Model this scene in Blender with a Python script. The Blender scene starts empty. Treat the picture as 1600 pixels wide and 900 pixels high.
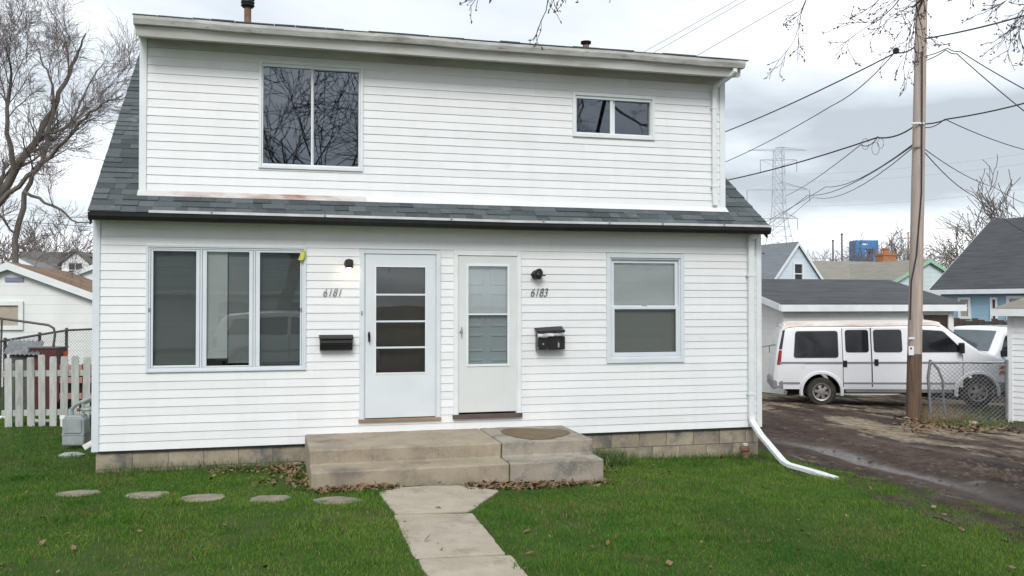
import bpy, math, random
import numpy as np
from mathutils import Vector, Matrix, Euler

R = math.radians
scene = bpy.context.scene
COL = scene.collection

# ------------------------------------------------------------------ camera
FPX, CAMX, CAMY, CAMZ, YAW, PITCH = 1455.7, 1.893, -11.744, 2.019, 0.26133, 0.01689
cam_data = bpy.data.cameras.new('camera')
cam_data.sensor_width = 36.0
cam_data.lens = FPX / 1600.0 * 36.0
cam_data.clip_start = 0.1
cam_data.clip_end = 3000.0
cam = bpy.data.objects.new('camera', cam_data)
COL.objects.link(cam)
cam.location = (CAMX, CAMY, CAMZ)
cam.rotation_euler = (math.pi / 2 + PITCH, 0.0, -YAW)
scene.camera = cam

# ------------------------------------------------------------------ sky
SUN_EL, SUN_AZ = R(40), R(196)     # azimuth clockwise from +y; the sun stands behind the camera, veiled by cloud
world = bpy.data.worlds.new('World')
scene.world = world
world.use_nodes = True
wn, wl = world.node_tree.nodes, world.node_tree.links
wn.clear()
w_out = wn.new('ShaderNodeOutputWorld')
w_bg = wn.new('ShaderNodeBackground')
w_sky = wn.new('ShaderNodeTexSky')
w_sky.sky_type = 'NISHITA'
w_sky.sun_disc = False
w_sky.sun_elevation = SUN_EL
w_sky.sun_rotation = SUN_AZ
w_bg.inputs['Strength'].default_value = 0.1
wc = wn.new('ShaderNodeTexCoord')
wsep = wn.new('ShaderNodeSeparateXYZ')
wl.new(wc.outputs['Generated'], wsep.inputs[0])
# cloud deck: project the view direction on a flat layer, so that the clouds crowd together towards the horizon
def wmath(op, a, b=None, clamp=False):
    n = wn.new('ShaderNodeMath'); n.operation = op; n.use_clamp = clamp
    for i, v in enumerate((a, b)):
        if v is None: continue
        if isinstance(v, (int, float)): n.inputs[i].default_value = v
        else: wl.new(v, n.inputs[i])
    return n.outputs[0]
zc = wmath('ADD', wmath('MAXIMUM', wsep.outputs[2], 0.0), 0.16)
wcomb = wn.new('ShaderNodeCombineXYZ')
wl.new(wmath('DIVIDE', wsep.outputs[0], zc), wcomb.inputs[0])
wl.new(wmath('DIVIDE', wsep.outputs[1], zc), wcomb.inputs[1])
wcomb.inputs[2].default_value = 3.1
wmap = wn.new('ShaderNodeMapping')
wmap.inputs['Location'].default_value = (0.55, 0.35, 0.0)
wl.new(wcomb.outputs[0], wmap.inputs[0])
wno = wn.new('ShaderNodeTexNoise')
wno.inputs['Scale'].default_value = 0.62
wno.inputs['Detail'].default_value = 6.0
wno.inputs['Roughness'].default_value = 0.5
wno.inputs['Distortion'].default_value = 0.35
wl.new(wmap.outputs[0], wno.inputs['Vector'])
wr = wn.new('ShaderNodeValToRGB')
wr.color_ramp.elements[0].position = 0.39
wr.color_ramp.elements[0].color = (3.75, 4.15, 4.5, 1)
wr.color_ramp.elements[1].position = 0.68
wr.color_ramp.elements[1].color = (10.3, 10.4, 10.6, 1)
e = wr.color_ramp.elements.new(0.52); e.color = (6.3, 6.75, 7.2, 1)
wl.new(wno.outputs['Fac'], wr.inputs[0])
wmix = wn.new('ShaderNodeMix'); wmix.data_type = 'RGBA'
wmix.inputs['Factor'].default_value = 0.93
wl.new(w_sky.outputs[0], wmix.inputs['A'])
wl.new(wr.outputs[0], wmix.inputs['B'])
wl.new(wmix.outputs['Result'], w_bg.inputs['Color'])
wl.new(w_bg.outputs[0], w_out.inputs[0])

# ------------------------------------------------------------------ sun (veiled)
sun_d = bpy.data.lights.new('sun', 'SUN')
sun_d.energy = 1.5
sun_d.angle = R(25)
sun_d.color = (1.0, 0.97, 0.93)
sun = bpy.data.objects.new('sun', sun_d)
COL.objects.link(sun)
sdir = Vector((math.sin(SUN_AZ) * math.cos(SUN_EL), math.cos(SUN_AZ) * math.cos(SUN_EL), math.sin(SUN_EL)))
sun.rotation_euler = sdir.to_track_quat('Z', 'Y').to_euler()
sun.location = (0, -20, 30)

scene.view_settings.view_transform = 'Standard'
scene.view_settings.look = 'None'
scene.view_settings.exposure = 0.66
scene.view_settings.gamma = 1.0

# ------------------------------------------------------------------ helpers
def at(u, v, D):
    """world point seen at photo pixel (u, v) at depth D metres"""
    r = (u - 800) / FPX; up = (450 - v) / FPX
    cp, sp = math.cos(PITCH), math.sin(PITCH)
    fw = cp - up * sp; z = sp + up * cp
    c, s = math.cos(YAW), math.sin(YAW)
    return Vector((CAMX + D * (r * c + fw * s), CAMY + D * (-r * s + fw * c), CAMZ + D * z))

def sstep(a, b, x):
    t = np.clip((x - a) / (b - a), 0, 1)
    return t * t * (3 - 2 * t)

def hz(x, y):
    """height of the ground"""
    x = np.asarray(x, float); y = np.asarray(y, float)
    k = sstep(2.0, 8.6, x)
    h = 0.045 * (1 - k) - 0.106 * k
    h = h - 0.035 * sstep(-1.0, -5.0, y) * (1 - k)
    h = h - 0.028 * np.clip(x - 8.6, 0, 14) - 0.012 * np.clip(y, 0, 20) * sstep(7.5, 10, x)
    h = h + 0.010 * np.sin(x * 1.7 + y * 0.9) * np.sin(y * 1.3 - x * 0.4)
    return h

def gz(x, y): return float(hz(x, y))

def gat(u, v, guess=15.0):
    """ground point at photo pixel"""
    p = at(u, v, guess)
    for _ in range(40):
        a = at(u, v, 1.0); d = a - Vector((CAMX, CAMY, CAMZ))
        D = (gz(p.x, p.y) - CAMZ) / d.z
        p = at(u, v, D)
    return p

class MB:
    def __init__(s): s.v = []; s.f = []; s.m = []; s.mi = 0
    def add(s, vs, fs):
        b = len(s.v); s.v.extend(vs)
        for f in fs: s.f.append(tuple(i + b for i in f)); s.m.append(s.mi)
        return s
    def box(s, x0, x1, y0, y1, z0, z1):
        return s.add([(x0,y0,z0),(x1,y0,z0),(x1,y1,z0),(x0,y1,z0),(x0,y0,z1),(x1,y0,z1),(x1,y1,z1),(x0,y1,z1)],
              [(0,3,2,1),(4,5,6,7),(0,1,5,4),(1,2,6,5),(2,3,7,6),(3,0,4,7)])
    def hexa(s, p):
        return s.add(p, [(0,3,2,1),(4,5,6,7),(0,1,5,4),(1,2,6,5),(2,3,7,6),(3,0,4,7)])
    def quad(s, a, b, c, d): return s.add([a,b,c,d], [(0,1,2,3)])
    def prism(s, poly, axis, a, b):
        """extrude a polygon (2d) along axis between a and b"""
        def mk(p, t):
            if axis == 'x': return (t, p[0], p[1])
            if axis == 'y': return (p[0], t, p[1])
            return (p[0], p[1], t)
        n = len(poly)
        vs = [mk(p, a) for p in poly] + [mk(p, b) for p in poly]
        fs = [tuple(range(n))[::-1], tuple(range(n, 2*n))] + [(i, (i+1) % n, n + (i+1) % n, n + i) for i in range(n)]
        return s.add(vs, fs)
    def tube(s, pts, rad, n=6, cap=True):
        pts = [Vector(p) for p in pts]
        if not isinstance(rad, (list, tuple)): rad = [rad] * len(pts)
        vs = []; fs = []
        prev = None
        for i, p in enumerate(pts):
            t = (pts[min(i+1, len(pts)-1)] - pts[max(i-1, 0)])
            if t.length < 1e-9: t = Vector((0, 0, 1))
            t.normalize()
            if prev is None:
                a = t.orthogonal().normalized()
            else:
                a = prev - t * prev.dot(t)
                if a.length < 1e-6: a = t.orthogonal()
                a.normalize()
            prev = a; b = t.cross(a)
            for k in range(n):
                w = 2 * math.pi * k / n
                vs.append(tuple(p + (a * math.cos(w) + b * math.sin(w)) * rad[i]))
        for i in range(len(pts) - 1):
            for k in range(n):
                fs.append((i*n + k, i*n + (k+1) % n, (i+1)*n + (k+1) % n, (i+1)*n + k))
        if cap:
            fs.append(tuple(range(n))[::-1]); fs.append(tuple((len(pts)-1)*n + k for k in range(n)))
        return s.add(vs, fs)
    def lathe(s, prof, c=(0,0,0), axis='z', n=20):
        vs = []; fs = []
        for (r, h) in prof:
            for k in range(n):
                w = 2*math.pi*k/n; a = r*math.cos(w); b = r*math.sin(w)
                q = (a, b, h) if axis == 'z' else ((a, h, b) if axis == 'y' else (h, a, b))
                vs.append((q[0]+c[0], q[1]+c[1], q[2]+c[2]))
        m = len(prof)
        for i in range(m-1):
            for k in range(n): fs.append((i*n+k, i*n+(k+1) % n, (i+1)*n+(k+1) % n, (i+1)*n+k))
        fs.append(tuple(range(n))[::-1]); fs.append(tuple((m-1)*n+k for k in range(n)))
        return s.add(vs, fs)
    def mesh(s, name):
        me = bpy.data.meshes.new(name); me.from_pydata([tuple(v) for v in s.v], [], s.f); me.update()
        return me
    def build(s, name, mat, parent=None, bevel=0, smooth=False, recalc=True, kind=None):
        me = s.mesh(name)
        mats = mat if isinstance(mat, (list, tuple)) else [mat]
        for m in mats: me.materials.append(m)
        if len(mats) > 1: me.polygons.foreach_set('material_index', s.m)
        if recalc:
            import bmesh
            bm = bmesh.new(); bm.from_mesh(me); bmesh.ops.recalc_face_normals(bm, faces=bm.faces); bm.to_mesh(me); bm.free()
        o = bpy.data.objects.new(name, me); COL.objects.link(o)
        if parent is not None: o.parent = parent
        if smooth: shade(o, smooth if not isinstance(smooth, bool) else 40)
        if bevel:
            b = o.modifiers.new('bevel', 'BEVEL'); b.width = bevel; b.segments = 2; b.limit_method = 'ANGLE'; b.angle_limit = R(40)
        if kind: o['kind'] = kind
        return o

def shade(o, deg):
    me = o.data
    me.polygons.foreach_set('use_smooth', [True] * len(me.polygons))
    try: me.set_sharp_from_angle(angle=R(deg))
    except Exception: pass

def tag(o, label, cat=None, group=None):
    o['label'] = label
    if cat: o['category'] = cat
    if group: o['group'] = group
    return o

def empty(name, loc, label, cat, rz=0.0, group=None):
    o = bpy.data.objects.new(name, None); COL.objects.link(o)
    o.location = loc; o.rotation_euler = (0, 0, rz); o.empty_display_size = 0.2
    return tag(o, label, cat, group)

def struct(o): o['kind'] = 'structure'; return o

def link_mesh(name, me, parent=None, loc=(0,0,0), rot=(0,0,0), scale=(1,1,1)):
    o = bpy.data.objects.new(name, me); COL.objects.link(o)
    if parent is not None: o.parent = parent
    o.location = loc; o.rotation_euler = rot; o.scale = scale
    return o

def copy_tree(o, parent=None):
    c = o.copy(); COL.objects.link(c); c.parent = parent
    for ch in list(o.children): copy_tree(ch, c)
    return c

# ------------------------------------------------------------------ materials
def mat(name, c1, c2=None, rough=0.6, scale=4.0, detail=5.0, lo=0.35, hi=0.65, bump=0.0, bscale=60.0, rnd=0.0,
        spots=None, metal=0.0, spec=0.5, stretch=(1,1,1), coat=0.0, rough2=None, bdist=0.01, obj=True):
    m = bpy.data.materials.new(name); m.use_nodes = True
    n, l = m.node_tree.nodes, m.node_tree.links
    b = n['Principled BSDF']
    b.inputs['Roughness'].default_value = rough; b.inputs['Metallic'].default_value = metal
    b.inputs['Specular IOR Level'].default_value = spec
    b.inputs['Coat Weight'].default_value = coat
    tc = n.new('ShaderNodeTexCoord'); mp = n.new('ShaderNodeMapping'); mp.inputs['Scale'].default_value = stretch
    l.new(tc.outputs['Object'], mp.inputs[0])
    vec = mp.outputs[0]
    oi = None
    if rnd:
        oi = n.new('ShaderNodeObjectInfo')
        ad = n.new('ShaderNodeVectorMath'); ad.operation = 'ADD'
        l.new(vec, ad.inputs[0])
        sc = n.new('ShaderNodeVectorMath'); sc.operation = 'SCALE'; sc.inputs[0].default_value = (37, 53, 71)
        l.new(oi.outputs['Random'], sc.inputs['Scale']); l.new(sc.outputs[0], ad.inputs[1])
        vec = ad.outputs[0]
    col = None
    if c2 is not None:
        t = n.new('ShaderNodeTexNoise'); t.inputs['Scale'].default_value = scale; t.inputs['Detail'].default_value = detail
        t.inputs['Roughness'].default_value = 0.6
        l.new(vec, t.inputs['Vector'])
        r = n.new('ShaderNodeValToRGB')
        r.color_ramp.elements[0].position = lo; r.color_ramp.elements[0].color = (*c1, 1)
        r.color_ramp.elements[1].position = hi; r.color_ramp.elements[1].color = (*c2, 1)
        l.new(t.outputs['Fac'], r.inputs[0]); col = r.outputs[0]
        if rough2 is not None:
            mr = n.new('ShaderNodeMapRange'); mr.inputs['From Min'].default_value = lo; mr.inputs['From Max'].default_value = hi
            mr.inputs['To Min'].default_value = rough; mr.inputs['To Max'].default_value = rough2
            l.new(t.outputs['Fac'], mr.inputs['Value']); l.new(mr.outputs[0], b.inputs['Roughness'])
    else:
        rg = n.new('ShaderNodeRGB'); rg.outputs[0].default_value = (*c1, 1); col = rg.outputs[0]
    if spots:    # (colour, scale, threshold low, high)
        for (sc_, s_, a_, b_) in spots:
            t = n.new('ShaderNodeTexNoise'); t.inputs['Scale'].default_value = s_; t.inputs['Detail'].default_value = 6
            t.inputs['Roughness'].default_value = 0.65
            off = n.new('ShaderNodeVectorMath'); off.operation = 'ADD'; off.inputs[1].default_value = (7.3 + s_, 1.1, 4.7)
            l.new(vec, off.inputs[0]); l.new(off.outputs[0], t.inputs['Vector'])
            mr = n.new('ShaderNodeMapRange'); mr.inputs['From Min'].default_value = a_; mr.inputs['From Max'].default_value = b_
            l.new(t.outputs['Fac'], mr.inputs['Value'])
            mx = n.new('ShaderNodeMix'); mx.data_type = 'RGBA'
            l.new(mr.outputs[0], mx.inputs['Factor']); l.new(col, mx.inputs['A']); mx.inputs['B'].default_value = (*sc_, 1)
            col = mx.outputs['Result']
    if rnd:
        mr = n.new('ShaderNodeMapRange'); mr.inputs['To Min'].default_value = 1 - rnd; mr.inputs['To Max'].default_value = 1 + rnd
        l.new(oi.outputs['Random'], mr.inputs['Value'])
        vm = n.new('ShaderNodeVectorMath'); vm.operation = 'SCALE'
        l.new(col, vm.inputs[0]); l.new(mr.outputs[0], vm.inputs['Scale']); col = vm.outputs[0]
    l.new(col, b.inputs['Base Color'])
    if bump:
        t = n.new('ShaderNodeTexNoise'); t.inputs['Scale'].default_value = bscale; t.inputs['Detail'].default_value = 4
        l.new(vec, t.inputs['Vector'])
        bp = n.new('ShaderNodeBump'); bp.inputs['Strength'].default_value = bump; bp.inputs['Distance'].default_value = bdist
        l.new(t.outputs['Fac'], bp.inputs['Height']); l.new(bp.outputs[0], b.inputs['Normal'])
    return m

def glass_mat(name, tint=(0.85, 0.9, 0.9), refl=1.0, wob=0.0, gcol=(0.95, 0.97, 1.0)):
    m = bpy.data.materials.new(name); m.use_nodes = True
    n, l = m.node_tree.nodes, m.node_tree.links; n.clear()
    o = n.new('ShaderNodeOutputMaterial'); mx = n.new('ShaderNodeMixShader')
    tr = n.new('ShaderNodeBsdfTransparent'); tr.inputs[0].default_value = (*tint, 1)
    gl = n.new('ShaderNodeBsdfGlossy'); gl.inputs['Roughness'].default_value = 0.01
    gl.inputs['Color'].default_value = (*gcol, 1)
    fr = n.new('ShaderNodeFresnel'); fr.inputs['IOR'].default_value = 1.5
    mu = n.new('ShaderNodeMath'); mu.operation = 'MULTIPLY'; mu.inputs[1].default_value = 1.4 * refl; mu.use_clamp = True
    l.new(fr.outputs[0], mu.inputs[0]); l.new(mu.outputs[0], mx.inputs[0])
    l.new(tr.outputs[0], mx.inputs[1]); l.new(gl.outputs[0], mx.inputs[2]); l.new(mx.outputs[0], o.inputs[0])
    if wob:
        tc = n.new('ShaderNodeTexCoord')
        t = n.new('ShaderNodeTexNoise'); t.inputs['Scale'].default_value = 1.6; t.inputs['Detail'].default_value = 1.0
        l.new(tc.outputs['Object'], t.inputs['Vector'])
        bp = n.new('ShaderNodeBump'); bp.inputs['Strength'].default_value = wob; bp.inputs['Distance'].default_value = 0.02
        l.new(t.outputs['Fac'], bp.inputs['Height']); l.new(bp.outputs[0], gl.inputs['Normal']); 
    return m

def emis(name, c, s):
    m = bpy.data.materials.new(name); m.use_nodes = True
    b = m.node_tree.nodes['Principled BSDF']
    b.inputs['Base Color'].default_value = (0.8, 0.8, 0.8, 1)
    b.inputs['Emission Color'].default_value = (*c, 1); b.inputs['Emission Strength'].default_value = s
    return m

M = {}
M['siding'] = mat('vinyl_siding', (0.79, 0.80, 0.81), (0.73, 0.745, 0.75), rough=0.42, scale=1.1, rnd=0.025, bump=0.10, bscale=18,
                  stretch=(0.5, 1, 2.0), spots=[((0.56, 0.56, 0.50), 3.5, 0.66, 0.80)])
def streaks(m, amount=.10):
    n, l = m.node_tree.nodes, m.node_tree.links; b = n['Principled BSDF']; src = b.inputs['Base Color'].links[0].from_socket
    tc = n.new('ShaderNodeTexCoord'); mp = n.new('ShaderNodeMapping'); mp.inputs['Scale'].default_value = (3.2, 1, .35); l.new(tc.outputs['Object'], mp.inputs[0])
    t = n.new('ShaderNodeTexNoise'); t.inputs['Scale'].default_value = 1.6; t.inputs['Detail'].default_value = 8; t.inputs['Roughness'].default_value = .7; l.new(mp.outputs[0], t.inputs['Vector'])
    mr = n.new('ShaderNodeMapRange'); mr.inputs['From Min'].default_value = .42; mr.inputs['From Max'].default_value = .72; mr.inputs['To Min'].default_value = 0; mr.inputs['To Max'].default_value = amount * 4; l.new(t.outputs['Fac'], mr.inputs['Value'])
    mx = n.new('ShaderNodeMix'); mx.data_type = 'RGBA'; l.new(mr.outputs[0], mx.inputs['Factor']); l.new(src, mx.inputs['A']); mx.inputs['B'].default_value = (.60, .60, .57, 1); l.new(mx.outputs['Result'], b.inputs['Base Color'])
streaks(M['siding'], .055)
M['trim'] = mat('white_trim', (0.76, 0.78, 0.79), (0.68, 0.71, 0.72), rough=0.45, scale=3, spots=[((0.5, 0.5, 0.46), 9, 0.66, 0.78)])
M['trim_blue'] = mat('bluish_trim', (0.60, 0.65, 0.69), (0.66, 0.70, 0.73), rough=0.4, scale=3, spots=[((0.45, 0.47, 0.46), 11, 0.66, 0.78)])
M['soffit'] = mat('weathered_white', (0.50, 0.495, 0.47), (0.62, 0.62, 0.60), rough=0.6, scale=2.5, stretch=(0.5, 1, 3),
                  spots=[((0.28, 0.20, 0.13), 6.0, 0.66, 0.72), ((0.42, 0.40, 0.34), 2.2, 0.52, 0.7)])
M['gutter'] = mat('grimy_gutter', (0.62, 0.62, 0.60), (0.42, 0.415, 0.40), rough=0.5, scale=5, stretch=(0.6, 1, 3),
                  spots=[((0.24, 0.19, 0.15), 8.0, 0.58, 0.70), ((0.30, 0.28, 0.24), 2.0, .55, .7)])
M['black_metal'] = mat('black_metal', (0.012, 0.012, 0.013), (0.02, 0.02, 0.02), rough=0.38, scale=6)
M['deck'] = mat('roof_deck', (0.035, 0.037, 0.04), rough=0.9)
M['shingle'] = mat('asphalt_shingle', (0.068, 0.080, 0.086), (0.118, 0.135, 0.140), rough=0.95, spec=.15, scale=90, bump=0.5, bscale=260, rnd=0.30,
                   spots=[((0.15, 0.17, 0.17), 2.4, 0.6, 0.7)])
M['rust'] = mat('rusty_flashing', (0.56, 0.55, 0.53), (0.30, 0.17, 0.12), rough=0.7, scale=1.6, stretch=(0.7, 1, 1), lo=0.50, hi=0.66)
M['block'] = mat('concrete_block', (0.27, 0.23, 0.165), (0.36, 0.315, 0.235), rough=0.9, scale=7, bump=0.5, bscale=90, rnd=0.12,
                 spots=[((0.12, 0.115, 0.11), 2.3, 0.50, 0.66)])
M['mortar'] = mat('mortar', (0.24, 0.21, 0.17), (0.17, 0.15, 0.13), rough=0.95, scale=8)
M['concrete'] = mat('stoop_concrete', (0.37, 0.31, 0.235), (0.28, 0.235, 0.175), rough=0.85, scale=2.4, bump=0.45, bscale=120,
                    spots=[((0.40, 0.345, 0.27), 40, 0.55, 0.7), ((0.17, 0.15, 0.12), 1.7, 0.52, 0.72), ((0.15, 0.125, 0.095), 6.5, .60, .74)])
M['concrete_grey'] = mat('stoop_concrete_grey', (0.36, 0.325, 0.265), (0.26, 0.235, 0.19), rough=0.85, scale=2.4, bump=0.45, bscale=120,
                    spots=[((0.12, 0.115, 0.105), 3.5, 0.48, 0.70), ((0.39, 0.355, 0.295), 40, 0.56, 0.7)])
M['slab'] = mat('walk_concrete', (0.42, 0.37, 0.295), (0.33, 0.29, 0.225), rough=0.9, scale=3.0, bump=0.5, bscale=110, rnd=0.05,
                    spots=[((0.48, 0.43, 0.35), 60, 0.55, 0.68), ((0.24, 0.21, 0.16), 2.6, 0.55, 0.72), ((0.22, 0.20, 0.15), 11, .62, .74)])
M['wet'] = mat('wet_stain', (0.17, 0.12, 0.065), (0.12, 0.085, 0.045), spec=.2, rough=0.6, scale=6)
M['wall_in'] = mat('room_plaster', (0.42, 0.38, 0.31), rough=0.8)
M['glass'] = glass_mat('window_glass', (0.95, 0.97, 0.97), 1.0, 0.05)
M['glass_up'] = glass_mat('window_glass_bluish', (0.60, 0.64, 0.66), 2.1, 0.05, (0.86, 0.92, 1.0))
M['screen'] = mat('insect_screen', (0.20, 0.22, 0.24), rough=0.8)
M['blind'] = mat('blind_slat', (0.62, 0.64, 0.60), rough=0.55)
M['door_white'] = mat('storm_door_paint', (0.66, 0.70, 0.73), (0.61, 0.655, 0.69), rough=0.35, scale=2)
M['door_white2'] = mat('storm_door_ivory', (0.66, 0.68, 0.67), (0.62, 0.64, 0.63), rough=0.4, scale=2)
M['inner_door'] = mat('panel_door_paint', (0.80, 0.82, 0.83), rough=0.5)
M['inner_brown'] = mat('brown_door', (0.045, 0.026, 0.016), (0.022, 0.014, 0.010), rough=0.45, scale=5)
M['wood_sill'] = mat('worn_sill_wood', (0.33, 0.23, 0.14), (0.20, 0.13, 0.08), rough=0.8, scale=9, stretch=(0.3, 1, 1))
M['wood_dark'] = mat('rotten_sill_wood', (0.12, 0.09, 0.075), (0.06, 0.045, 0.04), rough=0.85, scale=9, stretch=(0.3, 1, 1))
M['black'] = mat('black_enamel', (0.010, 0.010, 0.011), (0.016, 0.016, 0.017), spec=.3, rough=0.45, scale=8)
M['black_worn'] = mat('black_worn_enamel', (0.012, 0.011, 0.013), (0.022, 0.020, 0.022), rough=0.35, scale=8, spots=[((0.35, 0.34, 0.33), 13, 0.63, 0.72)])
M['dark_bronze'] = mat('dark_bronze', (0.03, 0.022, 0.018), rough=0.45)
M['digit'] = mat('digit_metal', (0.045, 0.045, 0.05), rough=0.4)
M['bulb'] = emis('lit_bulb', (1.0, 0.78, 0.45), 14.0)
M['plastic_bag'] = mat('torn_plastic', (0.55, 0.54, 0.57), (0.30, 0.29, 0.32), rough=0.3, scale=12)
M['yellow'] = mat('yellow_tape', (0.62, 0.60, 0.08), (0.40, 0.42, 0.05), rough=0.5, scale=14)
M['terracotta'] = mat('rusty_pipe', (0.13, 0.07, 0.045), (0.22, 0.14, 0.09), rough=0.8, scale=12)
M['metal_grey'] = mat('meter_grey', (0.30, 0.34, 0.34), (0.22, 0.25, 0.25), rough=0.5, scale=7)
M['galv'] = mat('galvanised', (0.30, 0.31, 0.32), (0.20, 0.21, 0.22), rough=0.45, metal=0.5, scale=9)
M['dark_steel'] = mat('dark_steel', (0.06, 0.06, 0.065), (0.09, 0.085, 0.08), rough=0.6, scale=7)
M['picket'] = mat('weathered_picket', (0.34, 0.355, 0.34), (0.47, 0.48, 0.46), rough=0.8, scale=6, stretch=(3, 3, 0.6), rnd=0.10,
                  spots=[((0.22, 0.22, 0.18), 5, 0.58, 0.72)], bump=0.3, bscale=40)
M['pole'] = mat('pole_wood', (0.33, 0.27, 0.23), (0.46, 0.39, 0.34), rough=0.9, scale=5, stretch=(4, 4, 0.25), bump=0.6, bscale=30)
M['pole_low'] = mat('pole_creosote', (0.17, 0.105, 0.070), (0.09, 0.060, 0.045), rough=0.9, scale=5, stretch=(4, 4, 0.4), bump=0.6, bscale=30)
M['cable'] = mat('cable_black', (0.025, 0.025, 0.03), rough=0.6)
M['cable_grey'] = mat('cable_grey', (0.12, 0.125, 0.14), rough=0.6)
M['far_steel'] = mat('tower_steel', (0.46, 0.50, 0.54), rough=0.6)
M['bark'] = mat('bark', (0.095, 0.082, 0.073), (0.155, 0.135, 0.12), rough=0.95, scale=8, stretch=(3, 3, 0.6), bump=0.7, bscale=20)
M['twig'] = mat('twig', (0.15, 0.125, 0.118), (0.205, 0.175, 0.165), rough=0.9, scale=0.8)
M['twig_front'] = mat('twig_front', (0.085, 0.062, 0.065), (0.12, 0.09, 0.09), rough=0.85, scale=2)
M['bud'] = mat('bud', (0.10, 0.055, 0.06), (0.16, 0.10, 0.09), rough=0.8, scale=6)
M['leaf_dead'] = mat('dead_leaf', (0.085, 0.048, 0.026), (0.26, 0.17, 0.09), rough=0.8, scale=14, detail=2, lo=0.3, hi=0.7)
M['weed'] = mat('weed_green', (0.06, 0.11, 0.03), (0.10, 0.15, 0.04), rough=0.6, scale=8)
M['dry_weed'] = mat('dry_weed', (0.27, 0.20, 0.12), (0.16, 0.11, 0.07), rough=0.8, scale=8)
M['evergreen'] = mat('evergreen', (0.035, 0.06, 0.018), (0.085, 0.105, 0.03), rough=0.8, scale=5)
M['budding'] = mat('budding_leaf', (0.13, 0.12, 0.04), (0.20, 0.16, 0.06), rough=0.8, scale=5)

# ------------------------------------------------------------------ ground materials
def ground_material():
    m = mat('lawn_soil', (0.035, 0.065, 0.014), (0.060, 0.085, 0.024), rough=0.95, spec=.08, scale=3, bump=0.6, bscale=40,
            spots=[((0.10, 0.08, 0.045), 1.3, 0.60, 0.75)])
    return m

def mud_material():
    m = bpy.data.materials.new('driveway_mud'); m.use_nodes = True
    n, l = m.node_tree.nodes, m.node_tree.links
    b = n['Principled BSDF']; b.inputs['Specular IOR Level'].default_value = .22
    tc = n.new('ShaderNodeTexCoord')
    mp = n.new('ShaderNodeMapping'); mp.inputs['Scale'].default_value = (1.0, 0.33, 1.0)
    mp.inputs['Rotation'].default_value = (0, 0, R(8)); l.new(tc.outputs['Object'], mp.inputs[0])
    def noise(s, d, v=mp.outputs[0], rg=0.6):
        t = n.new('ShaderNodeTexNoise'); t.inputs['Scale'].default_value = s; t.inputs['Detail'].default_value = d
        t.inputs['Roughness'].default_value = rg; l.new(v, t.inputs['Vector']); return t.outputs['Fac']
    def mr(v, a, b_, c=0.0, d=1.0):
        k = n.new('ShaderNodeMapRange'); k.inputs['From Min'].default_value = a; k.inputs['From Max'].default_value = b_
        k.inputs['To Min'].default_value = c; k.inputs['To Max'].default_value = d; l.new(v, k.inputs['Value']); return k.outputs[0]
    def mix(f, a, c):
        k = n.new('ShaderNodeMix'); k.data_type = 'RGBA'; l.new(f, k.inputs['Factor'])
        for nm, v in (('A', a), ('B', c)):
            if isinstance(v, tuple): k.inputs[nm].default_value = (*v, 1)
            else: l.new(v, k.inputs[nm])
        return k.outputs['Result']
    att = n.new('ShaderNodeAttribute'); att.attribute_name = 'dry'       # where the broken concrete comes through
    rut = n.new('ShaderNodeAttribute'); rut.attribute_name = 'rut'       # wet wheel track
    mud = mix(mr(noise(1.3, 7), 0.35, 0.65), (0.024, 0.016, 0.012), (0.085, 0.058, 0.042))
    dryc = mix(mr(noise(2.0, 7), 0.3, 0.7), (0.20, 0.155, 0.108), (0.31, 0.255, 0.185))
    s = n.new('ShaderNodeMath'); s.operation = 'ADD'; l.new(att.outputs['Fac'], s.inputs[0]); l.new(mr(noise(1.2, 8, rg=0.68), 0.3, 0.7, -0.55, 0.55), s.inputs[1])
    dm = mr(s.outputs[0], 0.46, 0.66)
    c = mix(dm, mud, dryc)
    mot = n.new('ShaderNodeVectorMath'); mot.operation = 'SCALE'; l.new(c, mot.inputs[0]); l.new(mr(noise(5.5, 9, tc.outputs['Object'], .72), .35, .65, .45, 1.45), mot.inputs['Scale']); c = mot.outputs[0]
    wet_sheen = mix(rut.outputs['Fac'], c, (0.16, 0.14, 0.13))  # wet track lightened to pale grey: its sheen is put into the colour
    l.new(wet_sheen, b.inputs['Base Color'])
    r1 = mr(dm, 0, 1, 0.85, 0.95)
    puddle = mr(noise(2.6, 5, tc.outputs['Object']), .60, .68, 0.0, .85)
    pm = n.new('ShaderNodeMath'); pm.operation = 'MULTIPLY'; l.new(puddle, pm.inputs[0]); l.new(mr(dm, 0, .5, 1.0, 0.0), pm.inputs[1])
    wmx = n.new('ShaderNodeMath'); wmx.operation = 'MAXIMUM'; l.new(pm.outputs[0], wmx.inputs[0]); l.new(mr(rut.outputs['Fac'], 0.35, 0.9, 0.0, 1.0), wmx.inputs[1])
    wet = wmx.outputs[0]
    k = n.new('ShaderNodeMix'); l.new(wet, k.inputs[0]); l.new(r1, k.inputs[2]); k.inputs[3].default_value = 0.16
    l.new(k.outputs[0], b.inputs['Roughness'])
    bp = n.new('ShaderNodeBump'); bp.inputs['Strength'].default_value = 1.0; bp.inputs['Distance'].default_value = 0.09
    l.new(noise(7, 9, tc.outputs['Object']), bp.inputs['Height']); l.new(bp.outputs[0], b.inputs['Normal'])
    return m
M['lawn'] = ground_material()
M['mud'] = mud_material()
M['field'] = mat('far_ground', (0.07, 0.085, 0.04), (0.13, 0.11, 0.07), rough=0.95, scale=0.08)
M['asphalt'] = mat('street_asphalt', (0.05, 0.05, 0.052), (0.07, 0.07, 0.07), rough=0.85, scale=5)

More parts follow.
